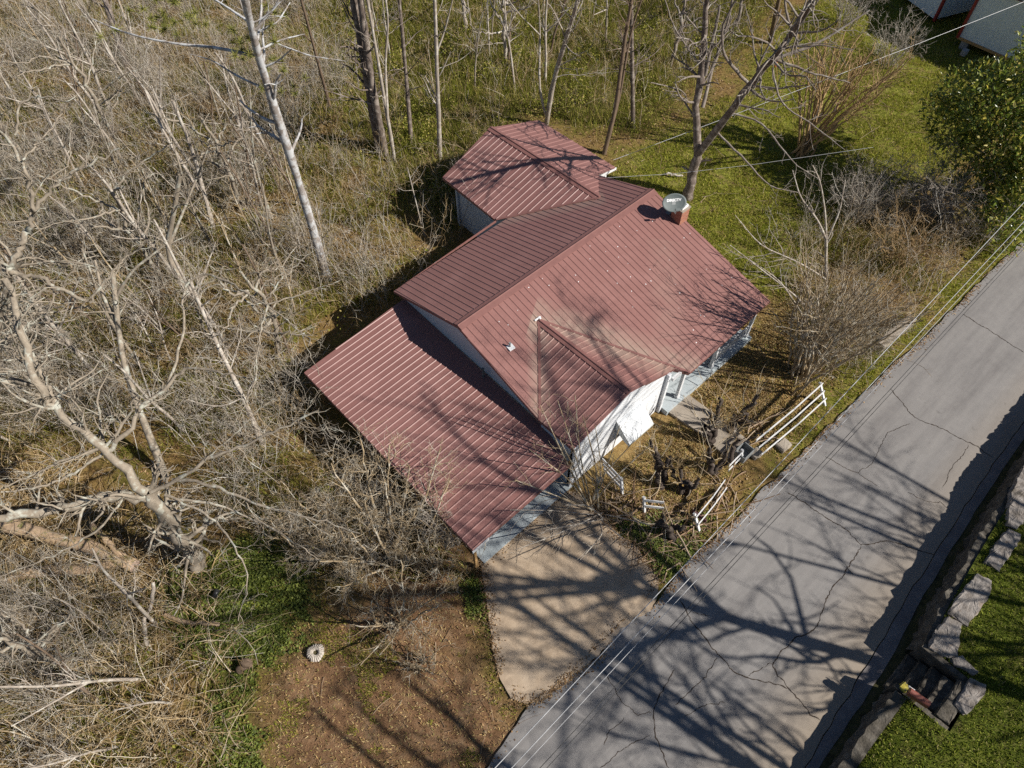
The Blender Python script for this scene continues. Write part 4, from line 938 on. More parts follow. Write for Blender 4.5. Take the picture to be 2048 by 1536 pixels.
# --- two-stemmed dark tree by the dish
limbs = [(W([(1376, 398, -.1), (1384, 350, 1.2), (1396, 308, 2.4)]), .27, .22), (W([(1396, 308, 2.4), (1390, 240, 4.2), (1402, 140, 6.6), (1408, 60, 8.4), (1416, -40, 10.6)]), .2, .1),
         (W([(1396, 308, 2.4), (1432, 262, 4.4), (1480, 192, 7.0), (1545, 120, 9.8), (1600, 45, 12.2), (1650, -40, 14.5)]), .18, .09),
         (W([(1410, 150, 6.4), (1425, 80, 8), (1440, 10, 9.6)]), .09, .05), (W([(1405, 215, 4.8), (1430, 120, 6.6), (1455, 50, 8.2), (1470, -30, 10)]), .09, .04), (W([(1545, 120, 9.8), (1640, 85, 10.4), (1740, 20, 11.4)]), .07, .03),
         (W([(1548, 118, 9.8), (1620, 145, 9.6), (1700, 165, 9.3)]), .06, .02), (W([(1455, 225, 5.8), (1520, 240, 5.8), (1590, 330, 4.8), (1640, 360, 4.3)]), .05, .015), (W([(1432, 262, 4.4), (1500, 330, 3.8), (1540, 375, 3.2), (1600, 385, 2.8)]), .055, .015),
         (W([(1392, 240, 4.2), (1350, 175, 5.5), (1300, 165, 6)]), .05, .02), (W([(1400, 130, 6.8), (1350, 60, 8), (1330, 0, 9)]), .05, .02), (W([(1545, 135, 9.5), (1560, 210, 8.4), (1620, 245, 8), (1690, 300, 7.4)]), .045, .012), (W([(1500, 170, 7.8), (1450, 120, 9), (1440, 60, 10.2), (1470, 0, 11.4)]), .08, .03)]
tree('bare_tree', 'large dark tree forking into two stems right behind the satellite dish', 'tree', limbs, M['darkbark'], 31, lv1=(2.0, (35, 75), (.15, .42), (.28, .45)), lv2=(3.0, (30, 65), (.3, .65), (.5, .7)), lv3=(3.2, (30, 60), (.3, .6), (.6, .8)), trunk_n=3, t0=.3, wob=(.1, .18, .22, .22), trop=(0, .0, .0, 0), l1max=2.6, rmin=.0085, twigmat=M['greytwig'])

# --- multi-stemmed crape myrtles
def clump(name, label, base, tops, r, mat, seed, spread=.3, **kw):
    rg = np.random.RandomState(seed); b0 = at(*base, -.1); limbs = []
    for q in tops:
        b2 = at(*q); s = b0 + np.array([rg.randn() * spread * .5, rg.randn() * spread * .5, 0]); mid = s * .55 + b2 * .45 + np.array([*(rg.randn(2) * .18), .25])
        limbs.append(([s, mid, b2], r * (.7 + .5 * rg.rand()), r * .35))
    return tree(name, label, kw.pop('cat', 'tree'), limbs, mat, seed, trunk_n=len(limbs), **kw)
rg = np.random.RandomState(40)
tops = [(1590 + 230 * t + rg.randn() * 14, 70 + 110 * abs(t - .35) + rg.randn() * 22, 5.0 + rg.rand() * 1.6) for t in np.linspace(0, 1, 24)]
clump('crape_myrtle', 'vase-shaped clump of tan bare stems alone on the back lawn', (1600, 306), tops, .075, M['tanbark'], 41, .45, lv1=(2.4, (20, 55), (.18, .4), (.4, .6)), lv2=(3.2, (20, 60), (.3, .6), (.5, .7)), lv3=(3, (20, 60), (.4, .7), (.6, .8)), t0=.5, rmin=.007, wob=(.3, .12, .2, .2))
tops = [(1590 + 250 * t + rg.randn() * 22, 545 + 110 * (t - .15) ** 2 * 1.2 + rg.randn() * 34, 4.6 + rg.rand() * 1.8) for t in np.linspace(0, 1, 40)]
clump('crape_myrtle', 'wide clump of brown stems shading the porch beside the white fence', (1606, 752), tops, .05, M['yellowbark'], 43, .75, lv1=(1.8, (20, 60), (.2, .45), (.4, .6)), lv2=(2.4, (20, 60), (.3, .6), (.5, .7)), lv3=(2, (20, 60), (.4, .7), (.6, .8)), t0=.3, rmin=.007, wob=(.3, .14, .2, .2))
# --- slender pale tree and its low side stems by the porch corner
limbs = [(W([(1652, 590, -.1), (1652, 520, 1.6), (1652, 478, 2.8)]), .075, .065), (W([(1652, 478, 2.8), (1636, 440, 3.8), (1600, 395, 5), (1585, 340, 6.2)]), .05, .02), (W([(1653, 478, 2.8), (1650, 420, 4.2), (1640, 360, 5.8), (1625, 330, 6.6)]), .05, .02),
         (W([(1655, 478, 2.8), (1680, 420, 4.1), (1690, 360, 5.6)]), .045, .02), (W([(1654, 560, .8), (1600, 525, 2), (1520, 492, 3), (1470, 430, 4.2)]), .05, .015), (W([(1640, 640, .2), (1590, 590, 1.5), (1530, 545, 2.6), (1460, 490, 3.8)]), .05, .015),
         (W([(1640, 700, .1), (1600, 620, 1.7), (1560, 560, 3), (1500, 520, 4)]), .05, .012)]
tree('bare_tree', 'slender whitish tree with wide thin branches near the porch corner of the roof', 'tree', limbs, M['palebark'], 45, lv1=(2.0, (25, 60), (.2, .45), (.4, .6)), lv2=(2.8, (25, 60), (.3, .6), (.5, .7)), lv3=(2, (25, 60), (.3, .6), (.6, .8)), t0=.25, trunk_n=1, rmin=.006, l1max=1.8)

# --- bare grey shrubs along the right side
def shrub(name, label, base, h, rad, n, mat, seed, group=None, r=.018, lv2=4.0):
    rg = np.random.RandomState(seed); b0 = at(*base, -.05); limbs = []
    for i in range(n):
        a = rg.rand() * 2 * PI; q = rad * math.sqrt(rg.rand()); top = b0 + np.array([math.cos(a) * q, math.sin(a) * q, h * (.6 + .5 * rg.rand())])
        s = b0 + np.array([math.cos(a), math.sin(a), 0]) * q * .25
        limbs.append(([s, s * .5 + top * .5 + np.array([0, 0, .15 * h]), top], r * (.7 + .6 * rg.rand()), r * .35))
    return tree(name, label, 'shrub', limbs, mat, seed, lv1=(2.6, (20, 65), (.25, .55), (.45, .7)), lv2=(lv2, (25, 65), (.3, .7), (.5, .8)), lv3=(3.0, (20, 65), (.4, .8), (.6, .9)), t0=.2, group=group, rmin=.0065, wob=(.4, .2, .25, .25), trop=(0, .03, .0, 0))
shrub('bare_shrub', 'dense grey twiggy shrub at the near foot of the glossy evergreen', (1850, 440), 3.4, 2.3, 40, M['palebark'], 51)
shrub('bare_shrub', 'grey leafless shrub in the dark shade behind the slender whitish tree', (1720, 430), 2.8, 2.0, 34, M['palebark'], 52)
shrub('bare_shrub', 'tan leafless shrub between the wide clump and the evergreen', (1790, 520), 2.4, 2.2, 34, M['tanbark'], 53)
shrub('bare_shrub', 'low greyish leafless shrub pressed against the verge below the evergreen', (1905, 470), 2.0, 1.8, 28, M['palebark'], 54)
shrub('bare_shrub', 'yellow-brown leafless shrub arching over the pale concrete curb', (1770, 630), 2.3, 1.9, 34, M['tanbark'], 55)
shrub('bare_shrub', 'greyish thicket shrub close in front of the farther shed', (1775, 130), 2.6, 2.2, 30, M['palebark'], 56)
shrub('bare_shrub', 'tall pale thicket shrub left of the farther shed at the frame top', (1690, 50), 3.0, 2.2, 30, M['palebark'], 57)

# --- gnarled cut-back trees in the front yard
def gnarl(label, base, tops, r, seed):
    rg = np.random.RandomState(seed); b0 = at(*base, -.05); limbs = []
    for i, q in enumerate(tops):
        b2 = at(*q); k = 5; pts = [b0 + (b2 - b0) * t + (rg.randn(3) * .12 if 0 < t < 1 else 0) for t in np.linspace(0, 1, k)]
        limbs.append((pts, r * (1 if i == 0 else .7), r * .5))
    return tree('pollarded_tree', label, 'tree', limbs, M['blackbark'], seed, lv1=(3.6, (5, 60), (.5, 1.3), (.13, .22)), lv2=(2.4, (20, 60), (.3, .7), (.5, .7)), lv3=(2, (20, 60), (.3, .7), (.6, .8)), t0=.35, trunk_n=len(limbs), twigmat=M['brush'], rmin=.0055, wob=(.3, .16, .2, .2), trop=(0, .16, .06, 0), l1max=1.9)
gnarl('dark gnarled stump-topped tree between the house wall and the lone gate piece', (1322, 975), [(1312, 905, 1.5), (1300, 880, 1.9), (1340, 912, 1.4)], .15, 61)
gnarl('dark crooked cut-back tree beside the front walk', (1418, 885), [(1424, 830, 1.6), (1440, 795, 2.2), (1412, 850, 1.2)], .15, 62)
gnarl('dark cut-back tree leaning toward the white long fence', (1462, 862), [(1490, 825, 1.2), (1515, 790, 1.9), (1470, 835, 1.4)], .14, 63)
gnarl('dark forked stub tree in the middle of the front yard tangle', (1366, 985), [(1362, 935, 1.3), (1395, 960, 1.1), (1345, 920, 1.3)], .13, 64)
gnarl('dark cut-back tree over the end of the front walk', (1428, 945), [(1420, 895, 1.4), (1450, 905, 1.5), (1480, 880, 1.4)], .14, 65)
gnarl('dark low stub tree nearest the driveway corner', (1345, 1080), [(1330, 1030, 1.2), (1370, 1050, .9)], .15, 66)
# --- upright twiggy tree at the carport corner
tops = [(1080, 810, 5), (1115, 800, 5.3), (1150, 790, 5.6), (1165, 830, 4.6), (1190, 850, 4.2), (1240, 850, 4), (1060, 900, 4), (1270, 880, 3.4), (1120, 880, 4.2), (1300, 890, 2.8), (1030, 960, 3.4)]
clump('bare_tree', 'thin brown many-branched tree growing in front of the carport corner', (1180, 1018), tops, .036, M['yellowbark'], 71, .3, lv1=(2.2, (20, 60), (.15, .38), (.4, .6)), lv2=(2.6, (25, 60), (.3, .6), (.5, .7)), lv3=(2, (25, 60), (.3, .6), (.6, .8)), t0=.3, rmin=.005, l1max=1.2)
tops = [(1090, 1060, 2.6), (1030, 1100, 2.8), (1160, 1120, 2), (1250, 1080, 1.8), (1020, 1020, 2.8), (1130, 1010, 2.2), (1300, 1050, 1.6)]
clump('bare_shrub', 'sprawling thin-branched shrub overhanging the top of the driveway', (1205, 1035), tops, .03, M['palebark'], 72, .3, lv1=(2.2, (20, 60), (.2, .45), (.4, .6)), lv2=(2.6, (25, 60), (.3, .6), (.5, .7)), lv3=(2, (25, 60), (.3, .6), (.6, .8)), t0=.2, rmin=.005, cat='shrub', l1max=1.2)

# --- big lichen-covered tree at left
L1 = [(W([(402, 1135, -.1), (352, 1060, 2.7), (322, 1018, 4.2), (290, 985, 5.2)]), .33, .26),
      (W([(300, 1000, 4.8), (240, 985, 5.4), (160, 1005, 5.8), (80, 1022, 6.2), (-40, 1040, 6.8)]), .2, .15),
      (W([(290, 985, 5.2), (215, 905, 6.6), (130, 830, 7.8), (75, 770, 8.6), (45, 680, 9.4), (15, 560, 10.6)]), .19, .11),
      (W([(75, 770, 8.6), (30, 762, 8.7), (-40, 760, 9)]), .12, .1), (W([(120, 820, 7.9), (60, 700, 8.8), (25, 620, 9.6)]), .1, .06),
      (W([(300, 985, 5.1), (360, 955, 5.4), (420, 915, 5.9), (500, 885, 6.4), (580, 850, 7), (640, 820, 7.4)]), .09, .03),
      (W([(345, 960, 5.3), (420, 970, 5.4), (520, 1010, 5.2), (620, 1035, 5), (720, 1065, 4.8)]), .075, .025),
      (W([(330, 990, 5), (420, 1030, 4.9), (470, 1090, 4.4), (500, 1160, 3.6), (475, 1240, 2.6)]), .06, .015),
      (W([(215, 905, 6.6), (260, 860, 7), (275, 815, 7.3), (330, 780, 7.6), (365, 730, 7.9), (420, 745, 8), (510, 755, 8.2)]), .1, .025),
      (W([(335, 775, 7.6), (370, 660, 8.4), (365, 570, 9), (400, 545, 9.2), (440, 555, 9.3), (500, 590, 9.4), (535, 610, 9.4)]), .06, .03),
      (W([(535, 610, 9.4), (515, 690, 9), (510, 770, 8.4), (480, 830, 7.8)]), .04, .015), (W([(535, 608, 9.4), (600, 590, 9.5), (680, 560, 9.6)]), .035, .012), (W([(530, 605, 9.4), (560, 560, 9.8), (620, 505, 10.3)]), .035, .012), (W([(540, 615, 9.4), (600, 660, 9.2), (620, 710, 9), (640, 750, 8.8)]), .03, .01),
      (W([(212, 900, 6.6), (150, 945, 6.4), (80, 975, 6.4), (0, 985, 6.6)]), .06, .03),
      (W([(360, 1000, 4.6), (440, 1010, 4.4), (560, 1065, 3.8), (640, 1120, 3)]), .06, .015), (W([(260, 980, 5.2), (200, 1060, 5), (130, 1100, 4.8), (0, 1155, 4.6)]), .05, .02), (W([(410, 920, 5.9), (480, 860, 6.4), (505, 830, 6.7), (560, 790, 7.2)]), .03, .01)]
tree('lichen_covered_tree', 'huge pale grey lichen-crusted tree spreading crooked limbs over the lower left', 'tree', L1, M['greybark'], 81, lv1=(2.5, (35, 80), (.16, .42), (.26, .5)), lv2=(4.0, (30, 75), (.3, .65), (.5, .7)), lv3=(4.6, (30, 75), (.3, .7), (.6, .8)), t0=.24, trunk_n=1, wob=(.22, .22, .28, .28), trop=(0, .02, .0, 0), rmin=.0075, l1max=2.8, K=24, rs_=.78)
# second lichen tree left edge, top-left crooked trees
L2 = [(W([(-30, 720, 6), (15, 600, 8.5), (15, 540, 9.8), (40, 525, 10)]), .2, .15), (W([(15, 545, 9.8), (40, 500, 10.3), (65, 440, 11), (70, 420, 11.4)]), .13, .1), (W([(70, 420, 11.4), (50, 330, 12.6), (15, 280, 13.2), (-20, 240, 14)]), .09, .04), (W([(70, 420, 11.4), (120, 360, 12), (190, 325, 12.3), (235, 295, 12.6)]), .085, .03),
      (W([(20, 545, 9.8), (80, 555, 9.8), (140, 590, 9.4), (180, 605, 9.2)]), .1, .07), (W([(180, 605, 9.2), (200, 570, 9.6), (245, 525, 10), (290, 480, 10.4)]), .06, .02), (W([(30, 270, 13.2), (40, 210, 13.8), (70, 190, 14), (150, 205, 14)]), .05, .015), (W([(45, 320, 12.8), (110, 250, 13.2), (130, 215, 13.4)]), .04, .015), (W([(60, 430, 11.3), (75, 370, 12), (140, 330, 12.2), (140, 240, 12.8)]), .035, .012)]
tree('lichen_covered_tree', 'whitish crooked tree rising at the left edge above the thicket', 'tree', [([at(-330, 900, -.2), *L2[0][0]], .26, .15)] + L2[1:], M['greybark'], 82, lv1=(3.2, (35, 80), (.18, .5), (.26, .5)), lv2=(4.0, (30, 75), (.3, .65), (.5, .7)), lv3=(4.4, (30, 75), (.3, .7), (.6, .8)), t0=.1, trunk_n=1, wob=(.24, .22, .28, .28), trop=(0, .02, 0, 0), rmin=.0075, l1max=2.4, K=22, rs_=.72)
simple_tree('lichen_covered_tree', 'pale mottled trunk bending up through the brush left of the carport roof', (332, 955), (225, 545, 6.5), .15, M['greybark'], 83, bend=[(270, 800, 2.6), (240, 700, 4.2), (236, 650, 4.8)], extra=[([(236, 650, 4.8), (205, 590, 5.6), (190, 520, 6.6)], .09, .04), ([(228, 600, 5.6), (265, 540, 6.6), (330, 490, 7.2)], .07, .03)], t0=.4)
simple_tree('bare_tree', 'thin pale trunk leaning left in the brush nearest the carport roof edge', (530, 900), (380, 560, 6.5), .11, M['palebark'], 84, bend=[(485, 790, 2.2), (420, 660, 4.4)], t0=.25, lv1=(2.6, (30, 75), (.14, .36), (.25, .45)))
simple_tree('bare_tree', 'bent greyish trunk among the thicket below the long pine limb', (430, 470), (345, 200, 6.5), .12, M['palebark'], 85, bend=[(412, 400, 1.8), (385, 300, 4.0)], t0=.25, extra=[([(398, 380, 2.2), (330, 270, 4.6), (290, 180, 6.4)], .09, .04)])
simple_tree('lichen_covered_tree', 'white blotched trunk half buried in twigs at the centre of the thicket', (395, 620), (360, 350, 6.5), .14, M['greybark'], 86, bend=[(330, 505, 2.8), (345, 440, 4.4)], extra=[([(335, 500, 2.8), (400, 340, 5.4), (415, 300, 6.2)], .07, .03)], t0=.35)
simple_tree('bare_tree', 'dark furrowed trunk at the top edge among pine needles', (260, 150), (190, -60, 4.6), .24, M['darkbark'], 87, lv3=None)
# --- yellow-twigged trees between the carport and the lichen tree
tops = [(728, 1000, 3.2), (770, 960, 4), (820, 930, 4.2), (700, 1060, 2.8), (880, 900, 4), (660, 930, 4.4), (640, 1120, 2.6), (780, 890, 4.8), (840, 1010, 3), (900, 960, 3.2), (720, 880, 5), (690, 1170, 2)]
clump('bare_tree', 'yellow-twigged bushy tree crowding the outer edge of the carport roof', (790, 1135), tops, .06, M['yellowbark'], 91, .25, lv1=(4.2, (30, 80), (.22, .55), (.35, .55)), lv2=(5.0, (30, 80), (.35, .7), (.5, .7)), lv3=(5.0, (30, 80), (.4, .8), (.6, .8)), t0=.25, rmin=.0065, wob=(.25, .26, .3, .3), trop=(0, .0, 0, 0), l1max=1.3)
tops = [(770, 1150, 2.6), (740, 1200, 2.4), (830, 1180, 2.2), (880, 1210, 2), (700, 1250, 2), (760, 1310, 1.2), (860, 1280, 1.3), (800, 1120, 2.9), (920, 1160, 2), (720, 1330, 1.2)]
clump('bare_tree', 'low yellowish twiggy tree over the bare dirt beside the driveway', (805, 1250), tops, .045, M['yellowbark'], 92, .2, lv1=(4.4, (30, 80), (.28, .6), (.35, .55)), lv2=(5.0, (30, 80), (.35, .7), (.5, .7)), lv3=(4.6, (30, 80), (.4, .8), (.6, .8)), t0=.2, rmin=.006, wob=(.25, .26, .3, .3), trop=(0, -.02, 0, 0), l1max=1.2)
tops = [(600, 1010, 3), (660, 1000, 3.2), (620, 940, 3.6), (560, 960, 3.4), (700, 960, 3.4), (540, 1040, 2.4)]
clump('bare_tree', 'small tangled tree at the near corner left of the carport', (655, 1105), tops, .04, M['yellowbark'], 93, .2, lv1=(4.2, (30, 80), (.28, .6), (.35, .55)), lv2=(5.0, (30, 80), (.35, .7), (.5, .7)), lv3=(4.6, (30, 80), (.4, .8), (.6, .8)), t0=.2, rmin=.006, wob=(.25, .26, .3, .3), trop=(0, 0, 0, 0), l1max=1.2)
for bse, hh, rr_, nn_, sd_, lb in (((705, 1165), 2.4, 1.3, 24, 96, 'tangled yellowish shrub between the green ivy and the low twiggy tree'), ((868, 1150), 2.2, 1.1, 22, 97, 'yellowish twiggy shrub right beside the front corner post of the carport'), ((850, 1330), 1.3, 1.1, 18, 98, 'low wispy shrub on the bare dirt left of the driveway edge'), ((905, 1085), 2.6, 1.0, 20, 99, 'thin pale shrub leaning on the outer eave of the carport'), ((600, 1085), 2.6, 1.5, 26, 100, 'dense twiggy shrub between the lichen tree base and the carport')):
    shrub('bare_shrub', lb, bse, hh, rr_, nn_, M['yellowbark'] if sd_ != 99 else M['palebark'], sd_)
# --- thin sapling in the house shadow
simple_tree('sapling', 'thin lone sapling in the shadow behind the house', (848, 470), (815, 335, 3.2), .035, M['palebark'], 95, lv1=(1.4, (30, 60), (.2, .45), (.4, .6)), lv3=None)

def wild_tree(base, h, seed, label, mat='greybark', lean=(0, 0)):
    rg = np.random.RandomState(seed); b0 = at(*base, 0); top = b0 + np.array([lean[0], lean[1], h]); limbs = [([b0, b0 * .5 + top * .5 + np.append(rg.randn(2) * .25, 0), top], .12, .05)]
    for k in range(8):
        t = .3 + .6 * rg.rand(); s_ = b0 + (top - b0) * t; a = k * 2.4 + rg.rand(); L = h * (.3 + .25 * rg.rand()); e = s_ + np.array([math.cos(a) * L, math.sin(a) * L, L * (.15 + .6 * rg.rand())])
        limbs.append(([s_, s_ * .6 + e * .4 + rg.randn(3) * .25, s_ * .25 + e * .75 + rg.randn(3) * .3, e], .055, .018))
    return tree('lichen_covered_tree', label, 'tree', limbs, M[mat], seed, lv1=(2.4, (30, 75), (.16, .42), (.3, .5)), lv2=(3.6, (30, 75), (.3, .65), (.5, .7)), lv3=(3.6, (30, 70), (.3, .7), (.6, .8)), t0=.25, trunk_n=1, wob=(.35, .22, .26, .26), trop=(0, .02, 0, 0), rmin=.0075, l1max=2.2, K=18)
for bse, hh, sd_, lb in (((150, 700), 6.5, 601, 'pale spreading tree just above the crook of the biggest lichen limb'), ((330, 560), 6.0, 602, 'pale crooked tree in the middle of the thicket beside the bent mottled trunk'), ((560, 720), 5.5, 603, 'pale crooked tree nearest the left corner of the carport roof'), ((60, 330), 7.0, 604, 'pale spreading tree high on the left edge of the thicket'), ((240, 300), 6.5, 605, 'pale many-limbed tree below the dark furrowed trunk at the top edge'), ((480, 420), 5.5, 606, 'pale crooked tree just left of the leaning pine trunk'), ((130, 1330), 4.5, 607, 'pale crooked tree over the cane tangle in the bottom left corner')):
    wild_tree(bse, hh, sd_, lb)
wild_tree((1010, 130), 5.5, 611, 'grey wide-limbed tree alone in the olive undergrowth behind the rear wing', 'palebark')
wild_tree((1340, 130), 6.0, 612, 'grey wide-limbed tree left of the double-stemmed dark tree', 'greytwig')
wild_tree((1470, 60), 6.0, 613, 'grey wide-limbed tree seen between the dark double stems at the top', 'greytwig')
wild_tree((930, 60), 5.5, 614, 'grey wide-limbed tree at the top between the two straightest trunks', 'palebark')
# --- saplings of the thicket: a few kinds, copied
def sapling(seed, h, mat, r):
    rg = np.random.RandomState(seed); pts = [np.array([0, 0, -.1])]; d = np.array([.05, .05, 1])
    for k in range(5): d = nrm(d + rg.randn(3) * .12); pts.append(pts[-1] + d * h / 5)
    pts2 = [pts[2], pts[2] + nrm(rg.randn(3) * .6 + [0, 0, 1]) * h * .4]
    return tree('sapling', 'grey leafless sapling, one of many crowding the brushy wood left of the house', 'sapling', [(pts, r, r * .4), (pts2, r * .55, r * .25)], mat, seed, lv1=(1.5, (25, 60), (.18, .42), (.35, .55)), lv2=(2.6, (25, 65), (.3, .65), (.5, .7)), lv3=(2.0, (25, 60), (.4, .7), (.6, .8)), t0=.25, group='saplings in the brushy wood', rmin=.007, l1max=2)
protos = [sapling(200, 4.2, M['palebark'], .05), sapling(201, 5.2, M['greybark'], .07), sapling(202, 3.6, M['yellowbark'], .045), sapling(203, 6.0, M['palebark'], .08), sapling(204, 4.6, M['brownbark'], .055), sapling(205, 3.2, M['palebark'], .04)]
rg = np.random.RandomState(77)
spots = []
ZW = poly([(-40, 40), (120, -10), (330, 130), (560, 330), (690, 520), (700, 640), (560, 720), (470, 880), (380, 900), (200, 880), (-40, 900)])
ZW2 = poly([(690, 10), (1250, 10), (1180, 190), (1000, 200), (860, 260), (720, 250)])
ZW3 = poly([(-40, 1100), (300, 1230), (420, 1400), (380, 1560), (-40, 1560)])
def scatter(Q, n, rg, mind=0.0):
    lo, hi = Q.min(0), Q.max(0); out = []
    while len(out) < n:
        c = lo + (hi - lo) * rg.rand(max(200, n), 2); c = c[sdist(c, Q) > 0]
        for p in c:
            if len(out) >= n: break
            if mind == 0 or all(np.hypot(*(p - q)) > mind for q in out): out.append(p)
    return np.array(out)
spots = np.vstack([scatter(ZW, 120, rg, .7), scatter(ZW2, 16, rg, 1.6), scatter(ZW3, 10, rg, 1.0)])
for i, p in enumerate(spots):
    z = float(gh(np.array([p[0]]), np.array([p[1]]))[0])
    if i < len(protos):
        o = protos[i]; o.location = (p[0], p[1], z); o.rotation_euler = (0, 0, rg.rand() * 6.28)
    else: copy_tree(protos[i % len(protos)], (p[0], p[1], z), rg.rand() * 6.28, .7 + .55 * rg.rand())

# --- shade trees on the high side of the lawn, beyond the frame, whose shadows cross the road
for k, (x, y, h, sd) in enumerate(((6.8, -25.2, 25, 301), (13.5, -30, 16, 302), (2.0, -28, 22, 303), (-4.5, -26.5, 18, 304), (-11, -25, 15, 305))):
    rg = np.random.RandomState(sd); limbs = [([(x, y, .5), (x + .2, y + .3, h * .2), (x + .3, y + .2, h * (.56 if sd == 301 else .36))], .24, .17)]
    for j in range(10):
        a = j * 2.4 + rg.rand(); q = h * (.22 + .16 * rg.rand()); z0 = h * ((.4 if sd == 301 else .2) + .16 * rg.rand())
        limbs.append(([(x + .25, y + .25, z0), (x + math.cos(a) * q * .5, y + math.sin(a) * q * .5, z0 + h * .25), (x + math.cos(a) * q, y + math.sin(a) * q, z0 + h * ((.25 if sd == 301 else .4) + .25 * rg.rand()))], .13, .05))
    tree('shade_tree', 'tall bare shade tree across the road, seen only by its branch shadows on the asphalt', 'tree', limbs, M['darkbark'], sd, lv1=(1.5, (30, 60), (.25, .5), (.35, .6)), lv2=(2.4, (30, 60), (.3, .6), (.5, .7)), lv3=(1.0, (30, 60), (.4, .7), (.6, .8)), t0=.15, trunk_n=1, group='shade trees across the road', rmin=.016, l1max=4.5)

# ------------------------------------------------------------------ magnolia
def leaf_cloud(name, centres, radii, n, size, mat, parent, seed, shell=.5, origin=(0, 0, 0), aspect=.42, lift=.35):
    rg = np.random.RandomState(seed); c = np.asarray(centres, float); r = np.asarray(radii, float)
    pw = (r.reshape(len(c), -1).mean(1) ** 2); idx = rg.choice(len(c), n, p=pw / pw.sum())
    u = nrm(rg.randn(n, 3)); q = (shell + (1 - shell) * rg.rand(n)) ** .5
    p = c[idx] + u * (q[:, None] * r.reshape(len(c), -1)[idx]) + rg.randn(n, 3) * .1
    d = nrm(u * .7 + rg.randn(n, 3) * .7 + [0, 0, lift]); s = nrm(np.cross(d, rg.randn(n, 3) * .6 + [0, 0, 1]))
    L = (size * (.65 + .7 * rg.rand(n)))[:, None]; nn = np.cross(s, d)
    V = np.stack([p, p + d * L * .5 + s * L * aspect * .5 + nn * L * .05, p + d * L - nn * L * .06, p + d * L * .5 - s * L * aspect * .5 + nn * L * .05], 1).reshape(-1, 3)
    return npmesh(name, V, np.arange(4 * n).reshape(-1, 4), mat, parent, origin=origin)
mroot_p = at(2010, 400, 0)
rg = np.random.RandomState(14)
mc, mr = [], []
for px, py, z, r in ((1960, 175, 5.2, 1.5), (2030, 150, 5.8, 1.7), (1925, 240, 4.2, 1.4), (2000, 240, 4.8, 1.9), (2060, 250, 5.0, 2.0), (1960, 310, 3.2, 1.5), (2030, 330, 3.6, 1.8), (2090, 330, 3.8, 2), (1985, 385, 2.2, 1.2), (2050, 400, 2.4, 1.6), (2110, 200, 6, 2.0), (2010, 440, 1.2, .9), (1900, 215, 4.2, .9), (2075, 100, 6.4, 1.5)):
    for _ in range(7): mc.append(at(px, py, z) + rg.randn(3) * r * .42); mr.append(r * (.35 + .35 * rg.rand()))
limbs = [([mroot_p - [0, 0, .1], mroot_p + [.1, 0, 2.5], mroot_p + [0, .2, 5.5]], .22, .08)] + [([mroot_p + [0, 0, .8 + .25 * k], (mroot_p + mc[k * 7]) / 2 + [0, 0, .6], mc[k * 7]], .07, .02) for k in range(14)]
mag = tree('magnolia_tree', 'dense glossy evergreen tree with yellow-tinged leaves at the right edge', 'tree', limbs, M['darkbark'], 15, lv2=None, trunk_n=1)
leaf_cloud('foliage', mc, mr, 17000, .25, M['magnolia'], mag, 16, shell=.6, lift=.5)

# ------------------------------------------------------------------ fallen logs, stump, planter, sticks
def log(label, pts, r, seed, name='fallen_log', mat='log'):
    rg = np.random.RandomState(seed); P = resample(W(pts), 12, rg, .03); root = thing(name, label, 'log', P[0] * [1, 1, 0])
    mb = MB(); R = np.linspace(r, r * .8, 12) * (1 + .08 * rg.randn(12)); mb.tube(P, R, 12); mb.build('trunk', M[mat], root, True)
    mb = MB(); d = nrm(P[0] - P[1]); mb.tube([P[0] + d * .005, P[0] + d * .012], R[0] * .93, 12); mb.build('cut_end', M['cut'], root)
    d = nrm(P[-1] - P[-2]); mb = MB(); mb.tube([P[-1] + d * .005, P[-1] + d * .012], R[-1] * .93, 12); mb.build('cut_end', M['cut'], root)
    return root
log('thick peeled fallen trunk with moss lying left of the lichen tree base', [(-30, 1040, .6), (110, 1075, .5), (200, 1100, .4), (270, 1130, .3)], .27, 1)
log('shorter fallen trunk below the thick peeled one, moss along its top', [(-30, 1165, .3), (90, 1140, .3), (165, 1140, .3), (255, 1120, .3)], .2, 2)
log('snapped stub of fallen limb resting across the thick peeled trunk', [(185, 1050, .7), (225, 1095, .6), (255, 1120, .4)], .12, 3)
log('thin pale bent fallen branch at the left edge of the green ground ivy', [(310, 1215, .15), (350, 1240, .15), (400, 1250, .12), (440, 1245, .1)], .08, 4, 'fallen_branch', 'log')
log('forked dead branch standing out of the brush beside the ivy', [(300, 1300, .1), (285, 1255, .5), (305, 1205, 1.0), (306, 1165, 1.3)], .07, 5, 'fallen_branch', 'palebark')
log('sawn log round showing its pale cut face at the ivy edge', [(497, 1325, .3), (478, 1338, .12)], .17, 6, 'sawn_log', 'brownbark')
log('grey split limb lying between the lichen tree and the carport roof corner', [(600, 985, .15), (625, 1010, .15), (640, 1020, .15)], .09, 7, 'fallen_branch', 'log')
log('weathered limb fallen flat on the back lawn near the dish', [(1330, 348, .08), (1365, 352, .08)], .06, 8, 'fallen_branch', 'palebark')
p = at(632, 1306, 0); pl = thing('tyre_planter', 'whitewashed scalloped tyre planter alone on the bare dirt', 'planter', p)
V = []; F = []; na = 60
prof = [(.09, .02), (.12, .12), (.2, .15), (.31, .12), (.37, .05), (.33, .01), (.24, 0)]
